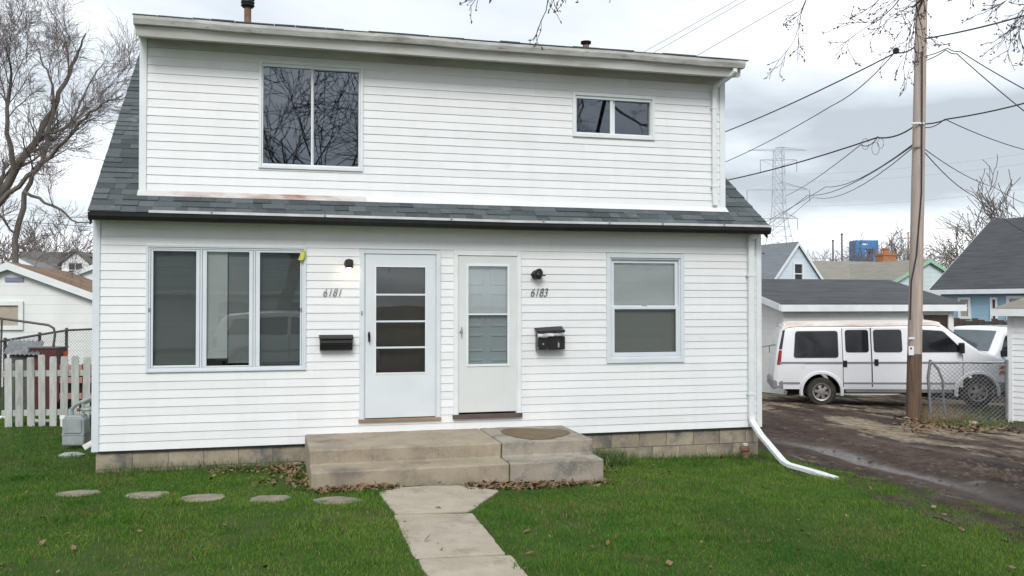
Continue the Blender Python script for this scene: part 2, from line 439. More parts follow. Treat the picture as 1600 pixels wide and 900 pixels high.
# ------------------------------------------------------------------ ground
def grid_sheet(name, xs, ys, zf, material, attrs=None):
    X, Y = np.meshgrid(xs, ys); Z = zf(X, Y)
    V = np.stack([X, Y, Z], -1).reshape(-1, 3)
    nx, ny = len(xs), len(ys)
    i = np.arange(nx - 1)[None, :] + np.arange(ny - 1)[:, None] * nx
    F = np.stack([i, i + 1, i + nx + 1, i + nx], -1).reshape(-1, 4)
    me = bpy.data.meshes.new(name)
    me.from_pydata(V.tolist(), [], F.tolist()); me.update()
    me.polygons.foreach_set('use_smooth', [True] * len(me.polygons))
    me.materials.append(material)
    for k, fn in (attrs or {}).items():
        a = me.attributes.new(k, 'FLOAT', 'POINT'); a.data.foreach_set('value', fn(X, Y).reshape(-1).astype(np.float32))
    o = bpy.data.objects.new(name, me); COL.objects.link(o)
    return struct(o)

def xedge(y):
    """lawn / driveway edge"""
    return 8.86 - 0.135 * np.asarray(y, float) + 0.10 * np.sin(np.asarray(y) * 2.1) + 0.05 * np.sin(np.asarray(y) * 5.3 + 1)

far = [-900, -500, -250, -120, -60, -30]
xs = np.array(far + list(np.arange(-20, 45, 2.5)) + [50, 80, 140, 300, 600, 1200], float)
ys = np.array([-600, -250, -120, -60] + list(np.arange(-40, 50, 2.5)) + [60, 100, 200, 400, 900, 1800], float)
def zfar(X, Y): return hz(np.clip(X, -20, 40), np.clip(Y, -30, 40)) - 0.10
grid_sheet('ground', xs, ys, zfar, M['field'])
# lawn follows the driveway edge on its right
def lawn():
    nx, ny = 90, 110
    ys = np.linspace(-13.2, 16, ny); t = np.linspace(0, 1, nx)
    Y = np.repeat(ys[:, None], nx, 1); X = -14 + (xedge(Y) + 0.12 + 14) * t[None, :]
    Z = hz(X, Y) - 0.012 * sstep(0.985, 1.0, np.repeat(t[None, :], ny, 0))
    V = np.stack([X, Y, Z], -1).reshape(-1, 3)
    i = np.arange(nx - 1)[None, :] + np.arange(ny - 1)[:, None] * nx
    F = np.stack([i, i + 1, i + nx + 1, i + nx], -1).reshape(-1, 4)
    me = bpy.data.meshes.new('lawn'); me.from_pydata(V.tolist(), [], F.tolist()); me.update()
    me.polygons.foreach_set('use_smooth', [True] * len(me.polygons)); me.materials.append(M['lawn'])
    o = bpy.data.objects.new('lawn', me); COL.objects.link(o); struct(o)
lawn()

_rs = np.random.RandomState(4)
_ph = _rs.rand(30, 4)
def bumps(X, Y, f0=1.2, k=10):
    s = 0
    for i in range(k):
        a, b, c, d = _ph[i]; f = f0 * (1 + i * 0.55)
        s = s + np.sin(f * (X * math.cos(a * 6.28) + Y * math.sin(a * 6.28)) * 1.7 + b * 6.28) / (1 + i * 0.5)
    return s / 3
def rutf(X, Y):
    c = 9.95 - 0.125 * Y + 0.30 * np.sin(Y * 0.55 + 0.5) + 0.08 * np.sin(Y * 2.3)
    w = 0.24 + 0.08 * np.sin(Y * 1.7)
    a = np.exp(-((X - c) / w) ** 2)
    c2 = 11.6 - 0.14 * Y + 0.22 * np.sin(Y * 0.5 + 1.2)
    b = 0.45 * np.exp(-((X - c2) / 0.16) ** 2) * (0.5 + 0.5 * np.sin(Y * 1.3 + 1))
    return np.clip(a * (0.75 + 0.35 * np.sin(Y * 1.1 + 2)) + b, 0, 1)
def dryf(X, Y):
    e = X - xedge(Y)
    d = 0.06 + 0.50 * sstep(2.4, 4.0, e) + 0.25 * sstep(1.5, 4.5, Y) * sstep(0.2, 1.2, e) * (1 - sstep(2.0, 3.0, e))
    d = d - 0.5 * np.exp(-((X - 13.2) / 1.4) ** 2 - ((Y - 5.8) / 0.9) ** 2) - 0.55 * np.exp(-((X - 10.9) / 1.0) ** 2 - ((Y + 0.6) / 1.4) ** 2)
    return np.clip(d, 0, 1)
def zdrive(X, Y):
    h = hz(X, Y) + 0.006
    e = X - xedge(Y)
    h = h - 0.045 * sstep(0.0, 0.5, e) * (1 - sstep(1.8, 3.0, e))
    return h - 0.035 * rutf(X, Y) + 0.016 * bumps(X, Y, 2.2) * (1 - 0.6 * dryf(X, Y)) + 0.022 * bumps(X, Y, 6.5) * (1 - .6 * rutf(X, Y)) * (1 - .6 * dryf(X, Y)) + .03 * sstep(.2, .5, rutf(X - .28, Y)) * (1 - rutf(X, Y)) * (.5 + .5 * bumps(X, Y, 4.0))
grid_sheet('driveway', np.concatenate([np.arange(8.3, 16, 0.07), np.arange(16, 34, 0.5)]),
           np.concatenate([np.arange(-13.5, -6, 0.3), np.arange(-6, 9, 0.08), np.arange(9, 26, 0.5)]),
           zdrive, M['mud'], {'dry': dryf, 'rut': rutf})
# street in front and a far sidewalk
grid_sheet('street', np.linspace(-60, 60, 41), np.linspace(-21.5, -13.5, 5), lambda X, Y: hz(np.clip(X, -14, 20), Y) + 0.004 - 0.0 * X, M['asphalt'])

# ------------------------------------------------------------------ path slabs
path = empty('path', (0, 0, 0), 'concrete slab path from the stoop towards the viewer', 'path'); path['kind'] = 'structure'; del path['category']
def slab(name, poly, th, m, parent, top_extra=0.0, bevel=0.012, tilt=0.0):
    mb = MB()
    cx = sum(p[0] for p in poly) / len(poly); cy = sum(p[1] for p in poly) / len(poly)
    rg = random.Random(int(abs(cx * 1000 + cy * 777))); pp = []
    for i in range(len(poly)):
        (xa, ya), (xb, yb) = poly[i], poly[(i+1) % len(poly)]; m_ = max(1, int(math.hypot(xb - xa, yb - ya) / .08))
        for k in range(m_): pp.append((xa + (xb - xa) * k / m_ + rg.uniform(-.006, .006), ya + (yb - ya) * k / m_ + rg.uniform(-.006, .006)))
    poly = pp; n = len(poly)
    top = [(x, y, gz(x, y) + top_extra + tilt * (x - cx)) for x, y in poly]
    bot = [(x, y, gz(x, y) - th) for x, y in poly]
    mb.add(bot + top, [tuple(range(n))[::-1], tuple(range(n, 2*n))] + [(i, (i+1) % n, n + (i+1) % n, n + i) for i in range(n)])
    return mb.build(name, m, parent, bevel=bevel)
slab('slab', [(3.07, -1.93), (3.30, -1.72), (3.60, -1.66), (3.98, -1.67), (4.36, -1.98), (4.08, -2.45), (3.86, -2.88), (3.11, -2.95)], 0.08, M['slab'], path, 0.022)
yy = -2.975
for i, L in enumerate((1.42, 1.40, 1.42, 1.4, 1.4, 1.4)):
    w0 = 3.09 - 0.012 * i; j = 0.007 * math.sin(i * 2.1)
    slab('slab', [(w0 + j, yy), (w0 + 0.745 + j, yy - 0.04), (w0 + 0.70 + j, yy - L - 0.03), (w0 - 0.03 + j, yy - L)], 0.08, M['slab'], path, 0.020 - 0.004 * (i % 2), tilt=0.012 * math.sin(i * 1.7 + 1))
    yy -= L + 0.04

# stepping stones
M['stone'] = mat('sunken_stone', (0.27, 0.235, 0.185), (0.17, 0.15, 0.11), rough=0.9, scale=5, bump=0.5, bscale=90, spots=[((0.08, 0.09, 0.04), 7, .58, .7)])
STONES = [((122, 772), 0.24, 'leftmost round stepping stone, half sunk in grass left of the house corner'),
          ((230, 774), 0.27, 'second stepping stone from the left, below the dark stained block'),
          ((315, 779), 0.28, 'middle stepping stone, the most exposed of the row'),
          ((422, 780), 0.25, 'stepping stone mostly grown over, second from the stoop'),
          ((525, 783), 0.27, 'stepping stone next to the path at the stoop corner')]
stone_pos = []
rng = random.Random(5)
for (px, r, lab) in STONES:
    p = gat(*px, 11.0); stone_pos.append((p.x, p.y, r))
    poly = [(p.x + r * rng.uniform(0.78, 0.98) * math.cos(k * 2 * math.pi / 9), p.y + r * 0.66 * rng.uniform(0.88, 1.08) * math.sin(k * 2 * math.pi / 9)) for k in range(9)]
    o = slab('stepping_stone', poly, 0.06, M['stone'], None, 0.016)
    tag(o, lab, 'stepping stone', 'stepping stones across the lawn')

# ------------------------------------------------------------------ the house
W = 8.63            # front wall from x = 0 to W
SB = 0.15           # dormer set back
DL, DR = 0.476, 8.159
ZB, ZT = 0.30, 3.01
PT = 8.0 / 12.0
EY, EZ = -0.25, 3.085
RY = 4.35           # ridge
BK = 8.7
ZR = EZ + PT * (RY - EY)
house = empty('duplex_house', (0, 0, 0), 'white vinyl sided two storey duplex house with dark shingle roof', 'house')

OPEN_LOW = {'tri': (0.561, 2.407, 1.207, 2.719), 'd1': (3.06, 4.085, 0.545, 2.70), 'd2': (4.255, 5.152, 0.545, 2.695), 'rw': (6.34, 7.47, 1.222, 2.70)}
OPEN_UP = {'uw': (1.833, 3.112, 3.694, 5.034), 'xw': (5.915, 7.107, 4.273, 4.874)}

def sheet_with_holes(mb, x0, x1, z0, z1, holes, y0, y1):
    xs = sorted({x0, x1, *[h[0] for h in holes], *[h[1] for h in holes]})
    zs = sorted({z0, z1, *[h[2] for h in holes], *[h[3] for h in holes]})
    def hole(x, z): return any(h[0] < x < h[1] and h[2] < z < h[3] for h in holes)
    for a, b in zip(xs, xs[1:]):
        for c, d in zip(zs, zs[1:]):
            if hole((a+b)/2, (c+d)/2): continue
            mb.quad((a, y0, c), (b, y0, c), (b, y0, d), (a, y0, d))
            mb.quad((a, y1, c), (b, y1, c), (b, y1, d), (a, y1, d))
    for (a, b, c, d) in holes:
        mb.quad((a, y0, c), (b, y0, c), (b, y1, c), (a, y1, c)); mb.quad((a, y0, d), (b, y0, d), (b, y1, d), (a, y1, d))
        mb.quad((a, y0, c), (a, y1, c), (a, y1, d), (a, y0, d)); mb.quad((b, y0, c), (b, y1, c), (b, y1, d), (b, y0, d))

ins = 0.05
mb = MB(); sheet_with_holes(mb, 0.01, W - 0.01, 0.29, 3.10, [(h[0]+ins, h[1]-ins, h[2]+ins, h[3]-ins) for h in OPEN_LOW.values()], 0.018, 0.13)
front_wall = mb.build('front_wall', M['wall_in'], house, recalc=False)
mb = MB(); sheet_with_holes(mb, DL + 0.01, DR - 0.01, 3.30, 5.40, [(h[0]+ins, h[1]-ins, h[2]+ins, h[3]-ins) for h in OPEN_UP.values()], SB + 0.018, SB + 0.13)
dormer_wall = mb.build('dormer_wall', M['wall_in'], house, recalc=False)

def siding_rows(parent, x0, x1, z0, zt, exp, openings, y, rng):
    k = 0; z = z0; n = 0
    while z < zt - 0.012:
        zr = min(z + exp, zt)
        br = sorted({x0, x1, *[v for h in openings for v in h[:2] if x0 < v < x1]})
        pieces = []
        for a, b in zip(br, br[1:]):
            iv = [(z, zr)]
            for h in openings:
                if h[0] <= a + 1e-6 and h[1] >= b - 1e-6:
                    nv = []
                    for (c, d) in iv:
                        if h[3] <= c or h[2] >= d: nv.append((c, d)); continue
                        if h[2] > c: nv.append((c, h[2]))
                        if h[3] < d: nv.append((h[3], d))
                    iv = nv
            for (c, d) in iv:
                if d - c < 0.012: continue
                if pieces and abs(pieces[-1][1] - a) < 1e-6 and abs(pieces[-1][2] - c) < 1e-6 and abs(pieces[-1][3] - d) < 1e-6:
                    pieces[-1][1] = b
                else: pieces.append([a, b, c, d])
        cut = []
        for (a, b, c, d) in pieces:
            sx = x0 + 0.9 + ((k // 2) * 1.37) % 3.1
            while sx < b - 0.5:
                if sx > a + 0.5: cut.append((a, sx, c, d, 0.0)); a = sx
                sx += 3.66
            cut.append((a, b, c, d, 0.0014 if cut and abs(cut[-1][1] - a) < 1e-6 else 0.0))
        for (a, b, c, d, pr_) in cut:
            a = a - (0.02 if pr_ else 0)
            def py(zz): return y - (0.0115 - 0.0095 * (zz - z) / exp)
            m_ = max(1, int((b - a) / 0.6)); mb = MB()
            vs = []; fs = []
            for i in range(m_ + 1):
                x = a + (b - a) * i / m_
                w = rng.uniform(-0.0012, 0.0012) - pr_; w2 = rng.uniform(-0.0014, 0.0014)
                c_ = c + (w2 if c == z else 0)
                vs += [(x, y + 0.012, c_), (x, py(c) + w, c_), (x, py(c) + w + 0.001, c_ + 0.010 if d - c > 0.03 else c_ + 0.003), (x, py(d) + w * 0.3, d + 0.006), (x, y + 0.012, d + 0.006)]
            for i in range(m_):
                for q in range(5): fs.append((i*5+q, i*5+(q+1) % 5, (i+1)*5+(q+1) % 5, (i+1)*5+q))
            fs.append((0, 1, 2, 3, 4)); q = m_*5; fs.append((q+4, q+3, q+2, q+1, q))
            mb.add(vs, fs); mb.build('siding_board', M['siding'], parent)
        z += exp; k += 1
rng = random.Random(11)
siding_rows(front_wall, 0.055, W - 0.055, ZB, ZT, 0.1004, list(OPEN_LOW.values()), 0.0, rng)
siding_rows(dormer_wall, DL + 0.06, DR - 0.06, 3.365, 5.10, 0.1018, list(OPEN_UP.values()), SB, rng)

# other walls
def side_boards(mb, x, sgn, y0, y1, z0, z1, exp):
    z = z0
    while z < z1 - 0.01:
        zr = min(z + exp, z1)
        mb.hexa([(x, y0, z), (x + sgn*0.016, y0, z), (x + sgn*0.016, y1, z), (x, y1, z), (x, y0, zr + .005), (x + sgn*0.003, y0, zr + .005), (x + sgn*0.003, y1, zr + .005), (x, y1, zr + .005)])
        z += exp
for (nm, x, sg) in (('left_wall', 0.0, -1), ('right_wall', W, 1)):
    mb = MB(); xa, xb = (x + 0.02, x + 0.12) if sg < 0 else (x - 0.12, x - 0.02)
    mb.prism([(0.13, 0.29), (BK, 0.29), (BK, 3.0), (RY, ZR - 0.12), (0.13, 3.20)], 'x', xa, xb)
    w_ = mb.build(nm, M['wall_in'], house)
    mb = MB(); side_boards(mb, x, sg, 0.055, BK, ZB, 3.08, 0.1004)
    z = 3.08
    while z < 5.75:
        yy0 = 0.02 + (z + 0.1 - 3.15) / PT; mb.hexa([(x, max(yy0, .05), z), (x + sg*.016, max(yy0, .05), z), (x + sg*.016, BK - max(yy0, .05), z), (x, BK - max(yy0, .05), z), (x, max(yy0, .05), z + .105), (x + sg*.003, max(yy0, .05), z + .105), (x + sg*.003, BK - max(yy0, .05), z + .105), (x, BK - max(yy0, .05), z + .105)]); z += 0.1004
    o = mb.build('side_siding', M['siding'], w_, kind='stuff')
mb = MB(); mb.box(0.02, W - 0.02, BK - 0.1, BK, 0.29, 3.2); mb.build('back_wall', M['siding'], house)
mb = MB(); mb.box(0.125, W - 0.125, 0.135, BK - 0.12, 0.40, 0.5); mb.build('lower_floor', M['inner_brown'], house)
mb = MB(); mb.box(0.125, W - 0.125, 0.135, BK - 0.12, 2.95, 3.10); mb.build('upper_floor', M['wall_in'], house)
mb = MB(); mb.box(0.5, W - 0.5, 3.4, 3.5, 0.51, 5.5); mb.box(3.0, 3.06, 0.16, 3.38, 0.51, 2.94); mb.box(4.14, 4.22, 0.16, 3.38, 0.51, 2.94); mb.build('room_partition', M['wall_in'], house)
for nm, x0, x1 in (('dormer_cheek', DL + 0.012, DL + 0.11), ('dormer_cheek', DR - 0.11, DR - 0.012)):
    mb = MB(); mb.prism([(SB + 0.135, 3.30), (SB + 0.135, 5.30), (RY, ZR - 0.04), (RY, ZR - 0.10)], 'x', x0, x1); mb.build(nm, M['siding'], house)

# corner boards
mb = MB(); mb.box(-0.022, 0.058, -0.024, 0.06, ZB - 0.005, 3.02); mb.build('corner_board', M['trim_blue'], house, bevel=0.004)
mb = MB(); mb.box(W - 0.058, W + 0.022, -0.024, 0.06, ZB - 0.005, 3.02); mb.build('corner_board', M['trim'], house, bevel=0.004)
mb = MB(); mb.box(DL - 0.02, DL + 0.063, SB - 0.026, SB + 0.08, 3.345, 5.235); mb.build('corner_board', M['trim'], house, bevel=0.004)
mb = MB(); mb.box(DR - 0.063, DR + 0.02, SB - 0.026, SB + 0.08, 3.345, 5.235); mb.build('corner_board', M['trim'], house, bevel=0.004)
# starter strip below the lowest board
mb = MB(); mb.box(0.06, W - 0.06, -0.010, 0.02, ZB - 0.022, ZB - 0.002); mb.build('starter_strip', M['black_metal'], house)

# roof
roof = MB()
def slope_quad(mb, x0, x1, y0, y1, dz=0.0, th=0.05):
    z0 = EZ + PT * (y0 - EY) + dz; z1 = EZ + PT * (y1 - EY) + dz
    mb.hexa([(x0, y0, z0 - th), (x1, y0, z0 - th), (x1, y1, z1 - th), (x0, y1, z1 - th), (x0, y0, z0), (x1, y0, z0), (x1, y1, z1), (x0, y1, z1)])
XL, XR = -0.022, W + 0.0
slope_quad(roof, XL, XR, EY, SB + 0.1)
slope_quad(roof, XL, DL + 0.1, SB + 0.1, RY)
slope_quad(roof, DR - 0.1, XR, SB + 0.1, RY)
zr_ = ZR
roof.hexa([(XL, RY, zr_ - .05), (XR, RY, zr_ - .05), (XR, BK + .25, EZ - .05), (XL, BK + .25, EZ - .05), (XL, RY, zr_), (XR, RY, zr_), (XR, BK + .25, EZ), (XL, BK + .25, EZ)])
roof_o = roof.build('roof', M['deck'], house)
# shingles, one by one
rng = random.Random(21)
shm = []
def shingle_mesh(w, th, L=0.185):
    mb = MB(); mb.hexa([(0, 0, 0.001), (w, 0, 0.001), (w, L, 0.001), (0, L, 0.001), (0, 0, th), (w, 0, th), (w, L, 0.003), (0, L, 0.003)])
    me = mb.mesh('shingle'); me.materials.append(M['shingle']); return me
SHW = [0.13, 0.17, 0.21, 0.26, 0.31]
SHM = {(w, t): shingle_mesh(w, t) for w in SHW for t in (0.010, 0.020)}
ang = math.atan(PT); EXPO = 0.142
def lay(x0, x1, course):
    s = course * EXPO - 0.02
    y = EY - 0.012 + s * math.cos(ang); z = EZ + PT * (y - EY) + 0.004
    x = x0; first = True
    while x < x1 - 0.01:
        w = rng.choice(SHW); t = rng.choice((0.010, 0.020))
        ww = min(w, x1 - x)
        if x1 - x - ww < 0.06: ww = x1 - x
        link_mesh('shingle', SHM[(w, t)], roof_o, (x, y, z + rng.uniform(0, 0.002)), (ang + rng.uniform(0.0, 0.012), 0, rng.uniform(-0.006, 0.006)), ((ww - 0.002) / w, 1, 1))
        x += ww
NC = int((RY - EY) / math.cos(ang) / EXPO)
for c in range(NC + 1):
    ytop = EY + ((c + 1) * EXPO) * math.cos(ang)
    if ytop < SB + 0.05: lay(XL - 0.012, XR + 0.012, c)
    else:
        lay(XL - 0.012, DL + 0.005, c)
        if c < 12: lay(DR - 0.005, XR + 0.012, c)
mb = MB(); rg_ = random.Random(4)      # the courses hidden behind the dormer's right cheek
for c in range(12, NC + 1):
    y = EY - 0.012 + (c * EXPO - 0.02) * math.cos(ang); z = EZ + PT * (y - EY) + 0.004; x = DR - 0.005
    while x < XR:
        w = min(rg_.choice(SHW), XR + 0.012 - x); y2 = y + .185 * math.cos(ang); z2 = z + .185 * math.sin(ang)
        mb.hexa([(x, y, z), (x + w - .002, y, z), (x + w - .002, y2, z2), (x, y2, z2), (x, y - .006, z + .012), (x + w - .002, y - .006, z + .012), (x + w - .002, y2, z2 + .003), (x, y2, z2 + .003)]); x += w
mb.build('shingle_field', M['shingle'], roof_o, kind='stuff')
# rake trim
for x in (XL - 0.004, XR - 0.016):
    mb = MB(); y0, y1 = EY + 0.02, RY
    z0 = EZ + PT * (y0 - EY) - 0.052; z1 = EZ + PT * (y1 - EY) - 0.052
    mb.hexa([(x, y0, z0 - .12), (x + .02, y0, z0 - .12), (x + .02, y1, z1 - .12), (x, y1, z1 - .12), (x, y0, z0), (x + .02, y0, z0), (x + .02, y1, z1), (x, y1, z1)])
    mb.build('rake_board', M['black_metal'], roof_o)
# lower eave: black gutter, white drip edge, soffit
gx = [XL - 0.005, 1.0, 2.5, 4.0, 5.0, 6.0, 7.3, XR + 0.0]
gd = [0, 0, -0.004, -0.010, -0.016, -0.012, -0.003, 0.0]
mb = MB(); vs = []; fs = []
prof = [(EY - 0.005, 3.062), (EY - 0.085, 3.062), (EY - 0.080, 3.02), (EY - 0.055, 2.975), (EY - 0.005, 2.972)]
for x, d in zip(gx, gd):
    for (y, z) in prof: vs.append((x, y, z + d))
for i in range(len(gx) - 1):
    for q in range(5): fs.append((i*5+q, i*5+(q+1) % 5, (i+1)*5+(q+1) % 5, (i+1)*5+q))
fs += [tuple(range(5)), tuple((len(gx)-1)*5+q for q in range(5))]
mb.add(vs, fs); g = mb.build('lower_gutter', M['black_metal'], house); tag(g, 'black gutter along the lower eave')
mb = MB()
for i in range(1, len(gx) - 1):
    a, b = gx[i], gx[i+1]
    if i == 1: a = 0.62
    mb.hexa([(a, EY - .094, 3.066 + gd[i]), (b, EY - .094, 3.066 + gd[i+1]), (b, EY - .0, 3.070 + gd[i+1]), (a, EY - .0, 3.070 + gd[i]),
             (a, EY - .094, 3.096 + gd[i]), (b, EY - .094, 3.096 + gd[i+1]), (b, EY - .0, 3.082 + gd[i+1]), (a, EY - .0, 3.082 + gd[i])])
mb.build('drip_edge', mat('drip_edge_white', (0.62, 0.63, 0.64), (0.48, 0.48, 0.47), rough=0.4, scale=4, spots=[((0.30, 0.13, 0.06), 1.1, 0.66, 0.72)]), house)
for i, x in enumerate((1.3, 2.6, 4.15, 5.35, 6.25, 7.0, 7.9)):
    mb = MB(); mb.box(x, x + 0.022, EY - 0.099, EY - 0.05, 3.060, 3.10); mb.build('gutter_clip', M['galv'], g)
mb = MB(); mb.box(XL, XR, EY, 0.0, 3.012, 3.024); mb.build('lower_soffit', M['soffit'], house)
# flashing where the dormer meets the roof
mb = MB()
z = EZ + PT * (SB - EY)
for (fa, fb, fm) in ((DL - 0.03, 3.15, 'rust'), (3.152, DR + 0.03, 'trim')):
    mb = MB()
    mb.hexa([(fa, SB - 0.10, z - .049), (fb, SB - 0.10, z - .049), (fb, SB - .005, z + .012), (fa, SB - .005, z + .012),
             (fa, SB - 0.10, z - .045), (fb, SB - 0.10, z - .045), (fb, SB - .004, z + .03), (fa, SB - .004, z + .03)])
    mb.build('flashing', M[fm], roof_o)


# dormer roof, gutter, soffit
droof = MB()
droof.hexa([(DL - .03, EY - .06, 5.298), (DR + .05, EY - .06, 5.298), (DR + .05, RY, zr_ - .02), (DL - .03, RY, zr_ - .02),
            (DL - .03, EY - .06, 5.328), (DR + .05, EY - .06, 5.328), (DR + .05, RY, zr_ + .05), (DL - .03, RY, zr_ + .05)])
do_ = droof.build('dormer_roof', M['shingle'], house)
rng = random.Random(3)
mb = MB(); x = DL - 0.04
while x < DR + 0.05:
    w = rng.uniform(0.2, 0.5); t = rng.uniform(0.008, 0.022)
    mb.hexa([(x, EY - .115, 5.331), (x + w - .006, EY - .115, 5.331), (x + w - .006, EY + .2, 5.347), (x, EY + .2, 5.347),
             (x, EY - .115, 5.331 + t), (x + w - .006, EY - .115, 5.331 + t * rng.uniform(0.7, 1.2)), (x + w - .006, EY + .2, 5.373), (x, EY + .2, 5.373)])
    x += w
mb.build('dormer_shingle_edge', M['shingle'], do_, kind='stuff')
mb = MB(); prof = [(EY - .005, 5.325), (EY - .115, 5.325), (EY - .112, 5.290), (EY - .085, 5.236), (EY - .005, 5.234)]
gxs = np.linspace(DL - 0.035, DR + 0.075, 15); vs = []; fs = []
for x in gxs:
    d = 0.006 * math.sin(x * 2.2) + 0.003 * math.sin(x * 7)
    for (y, z) in prof: vs.append((float(x), y + d * 0.6, z + d))
n5 = len(gxs)
for i in range(n5 - 1):
    for q in range(5): fs.append((i*5+q, i*5+(q+1) % 5, (i+1)*5+(q+1) % 5, (i+1)*5+q))
fs += [tuple(range(5)), tuple((n5-1)*5+q for q in range(5))]
mb.add(vs, fs); tag(mb.build('upper_gutter', M['gutter'], house), 'grimy white gutter along the dormer eave')
mb = MB(); mb.prism([(EY - .03, 5.236), (EY - .012, 5.236), (EY + .02, 5.125), (EY + .002, 5.125)], 'x', DL - .01, DR + .03)
mb.build('fascia', M['soffit'], house)
mb = MB(); mb.hexa([(DL - .01, EY + .021, 5.128), (DR + .02, EY + .021, 5.128), (DR + .02, SB - .002, 5.205), (DL - .01, SB - .002, 5.205),
                    (DL - .01, EY + .021, 5.14), (DR + .02, EY + .021, 5.14), (DR + .02, SB - .002, 5.22), (DL - .01, SB - .002, 5.22)])
mb.build('soffit', M['soffit'], house)
mb = MB(); mb.box(DL + .064, DR - .064, SB - .012, SB + .016, 5.104, 5.203); mb.build('frieze_board', M['soffit'], house)
for x0, x1 in ((DL - .03, DL - .012), (DR + .032, DR + .05)):
    mb = MB(); mb.prism([(EY - .01, 5.13), (EY - .01, 5.295), (RY, zr_ - .03), (RY, zr_ - .15), (SB, 5.22)], 'x', x0, x1); mb.build('barge_board', M['soffit'], house)

# downspouts
def flat_tube(mb, pts, w=0.062, d=0.045, ref=Vector((1, 0, 0))):
    pts = [Vector(p) for p in pts]; vs = []; fs = []
    for i, p in enumerate(pts):
        t = (pts[min(i+1, len(pts)-1)] - pts[max(i-1, 0)]).normalized()
        a = ref - t * ref.dot(t); a.normalize(); b = t.cross(a)
        c = 0.3
        for (q, r_) in ((-1, -1+c), (-1+c, -1), (1-c, -1), (1, -1+c), (1, 1-c), (1-c, 1), (-1+c, 1), (-1, 1-c)):
            vs.append(tuple(p + a * (q*w/2) + b * (r_*d/2)))
    for i in range(len(pts)-1):
        for k in range(8): fs.append((i*8+k, i*8+(k+1) % 8, (i+1)*8+(k+1) % 8, (i+1)*8+k))
    fs += [tuple(range(8))[::-1], tuple((len(pts)-1)*8+k for k in range(8))]
    mb.add(vs, fs)
mb = MB(); flat_tube(mb, [(8.10, EY - .05, 5.24), (8.10, EY - .05, 5.19), (8.08, EY - .01, 5.15), (8.01, SB - .075, 5.06), (7.995, SB - .05, 4.99), (7.995, SB - .05, 3.6), (8.01, SB - .05, 3.40)], 0.065, 0.05)
ds = mb.build('downspout', M['trim'], house); tag(ds, 'short white downspout at the dormer\'s right end')
for z in (4.75, 3.65):
    mb = MB(); mb.box(7.952, 8.038, SB - .080, SB - .017, z, z + .025); mb.build('strap', M['trim'], ds)
mb = MB(); flat_tube(mb, [(8.475, EY + .03, 3.0), (8.475, EY + .06, 2.96), (8.475, -.055, 2.93), (8.472, -.05, 2.85), (8.470, -.05, 0.46), (8.468, -.075, 0.38), (8.44, -.35, 0.235), (8.40, -.98, -0.02), (8.41, -1.10, -0.048), (8.53, -1.72, -0.075)], 0.085, 0.06)
ds = mb.build('downspout', M['trim'], house); tag(ds, 'long white downspout reaching out over the lawn')
for z in (2.4, 0.75):
    mb = MB(); mb.box(8.415, 8.525, -.086, -.017, z, z + .025); mb.build('strap', M['trim'], ds)
mb = MB(); flat_tube(mb, [(8.505, -1.60, -.068), (8.56, -1.90, -.085)], 0.10, 0.05); mb.build('spout_end', M['trim'], ds)

# foundation: blocks one by one
mb = MB(); mb.box(0.03, W - 0.03, 0.032, 0.25, -0.6, 0.285); 
mb.box(0.03, 0.25, 0.26, BK - 0.03, -0.6, 0.285); mb.box(W - 0.25, W - 0.03, 0.26, BK - 0.03, -0.6, 0.285)
fnd = mb.build('foundation', M['mortar'], house)
rng = random.Random(8)
bm_ = MB(); bm_.box(0, 0.392, 0, 0.05, 0, 0.192); bme = bm_.mesh('block'); bme.materials.append(M['block'])
for row in range(4):
    z = 0.278 - 0.1925 - row * 0.2
    x = 0.022 - (0.2 if row % 2 else 0)
    while x < W - 0.03:
        x0 = max(x, 0.022); x1 = min(x + 0.392, W - 0.022)
        if x1 - x0 > 0.05 and not (2.5 < x0 and x1 < 5.6):
            link_mesh('block', bme, fnd, (x0, 0.020 + rng.uniform(-.002, .003), z), (0, 0, 0), ((x1 - x0) / 0.392, 1, 1))
        x += 0.40

# ------------------------------------------------------------------ windows and doors
def frame_mb(mb, x0, x1, z0, z1, w, y0, y1, wb=None, wt=None):
    wb = w if wb is None else wb; wt = w if wt is None else wt
    mb.box(x0, x0 + w, y0, y1, z0, z1); mb.box(x1 - w, x1, y0, y1, z0, z1)
    mb.box(x0 + w, x1 - w, y0, y1, z0, z0 + wb); mb.box(x0 + w, x1 - w, y0, y1, z1 - wt, z1)
def pane(parent, x0, x1, z0, z1, y, m):
    mb = MB(); mb.box(x0, x1, y, y + 0.004, z0, z1); return mb.build('pane', m, parent)
M['blind_dark'] = mat('grey_blind_slat', (0.20, 0.215, 0.205), rough=0.55)
M['blind_mid'] = mat('mid_grey_blind_slat', (0.36, 0.365, 0.35), rough=0.55)
def blind(parent, x0, x1, z0, z1, y, tilt=0.5, gap=0.028, seed=1, m='blind'):
    rg = random.Random(seed); mb = MB(); z = z1 - 0.03
    mb.box(x0, x1, y - 0.015, y + 0.015, z1 - 0.028, z1)
    while z > z0 + 0.02:
        a = tilt + rg.uniform(-0.05, 0.05); dy = 0.012 * math.cos(a); dz = 0.012 * math.sin(a)
        mb.hexa([(x0, y - dy, z - dz), (x1, y - dy, z - dz), (x1, y + dy, z + dz), (x0, y + dy, z + dz), (x0, y - dy, z - dz + .001), (x1, y - dy, z - dz + .001), (x1, y + dy, z + dz + .001), (x0, y + dy, z + dz + .001)])
        z -= gap
    mb.box(x0, x1, y - 0.01, y + 0.01, z0, z0 + 0.02)
    return mb.build('blind', M[m], parent)

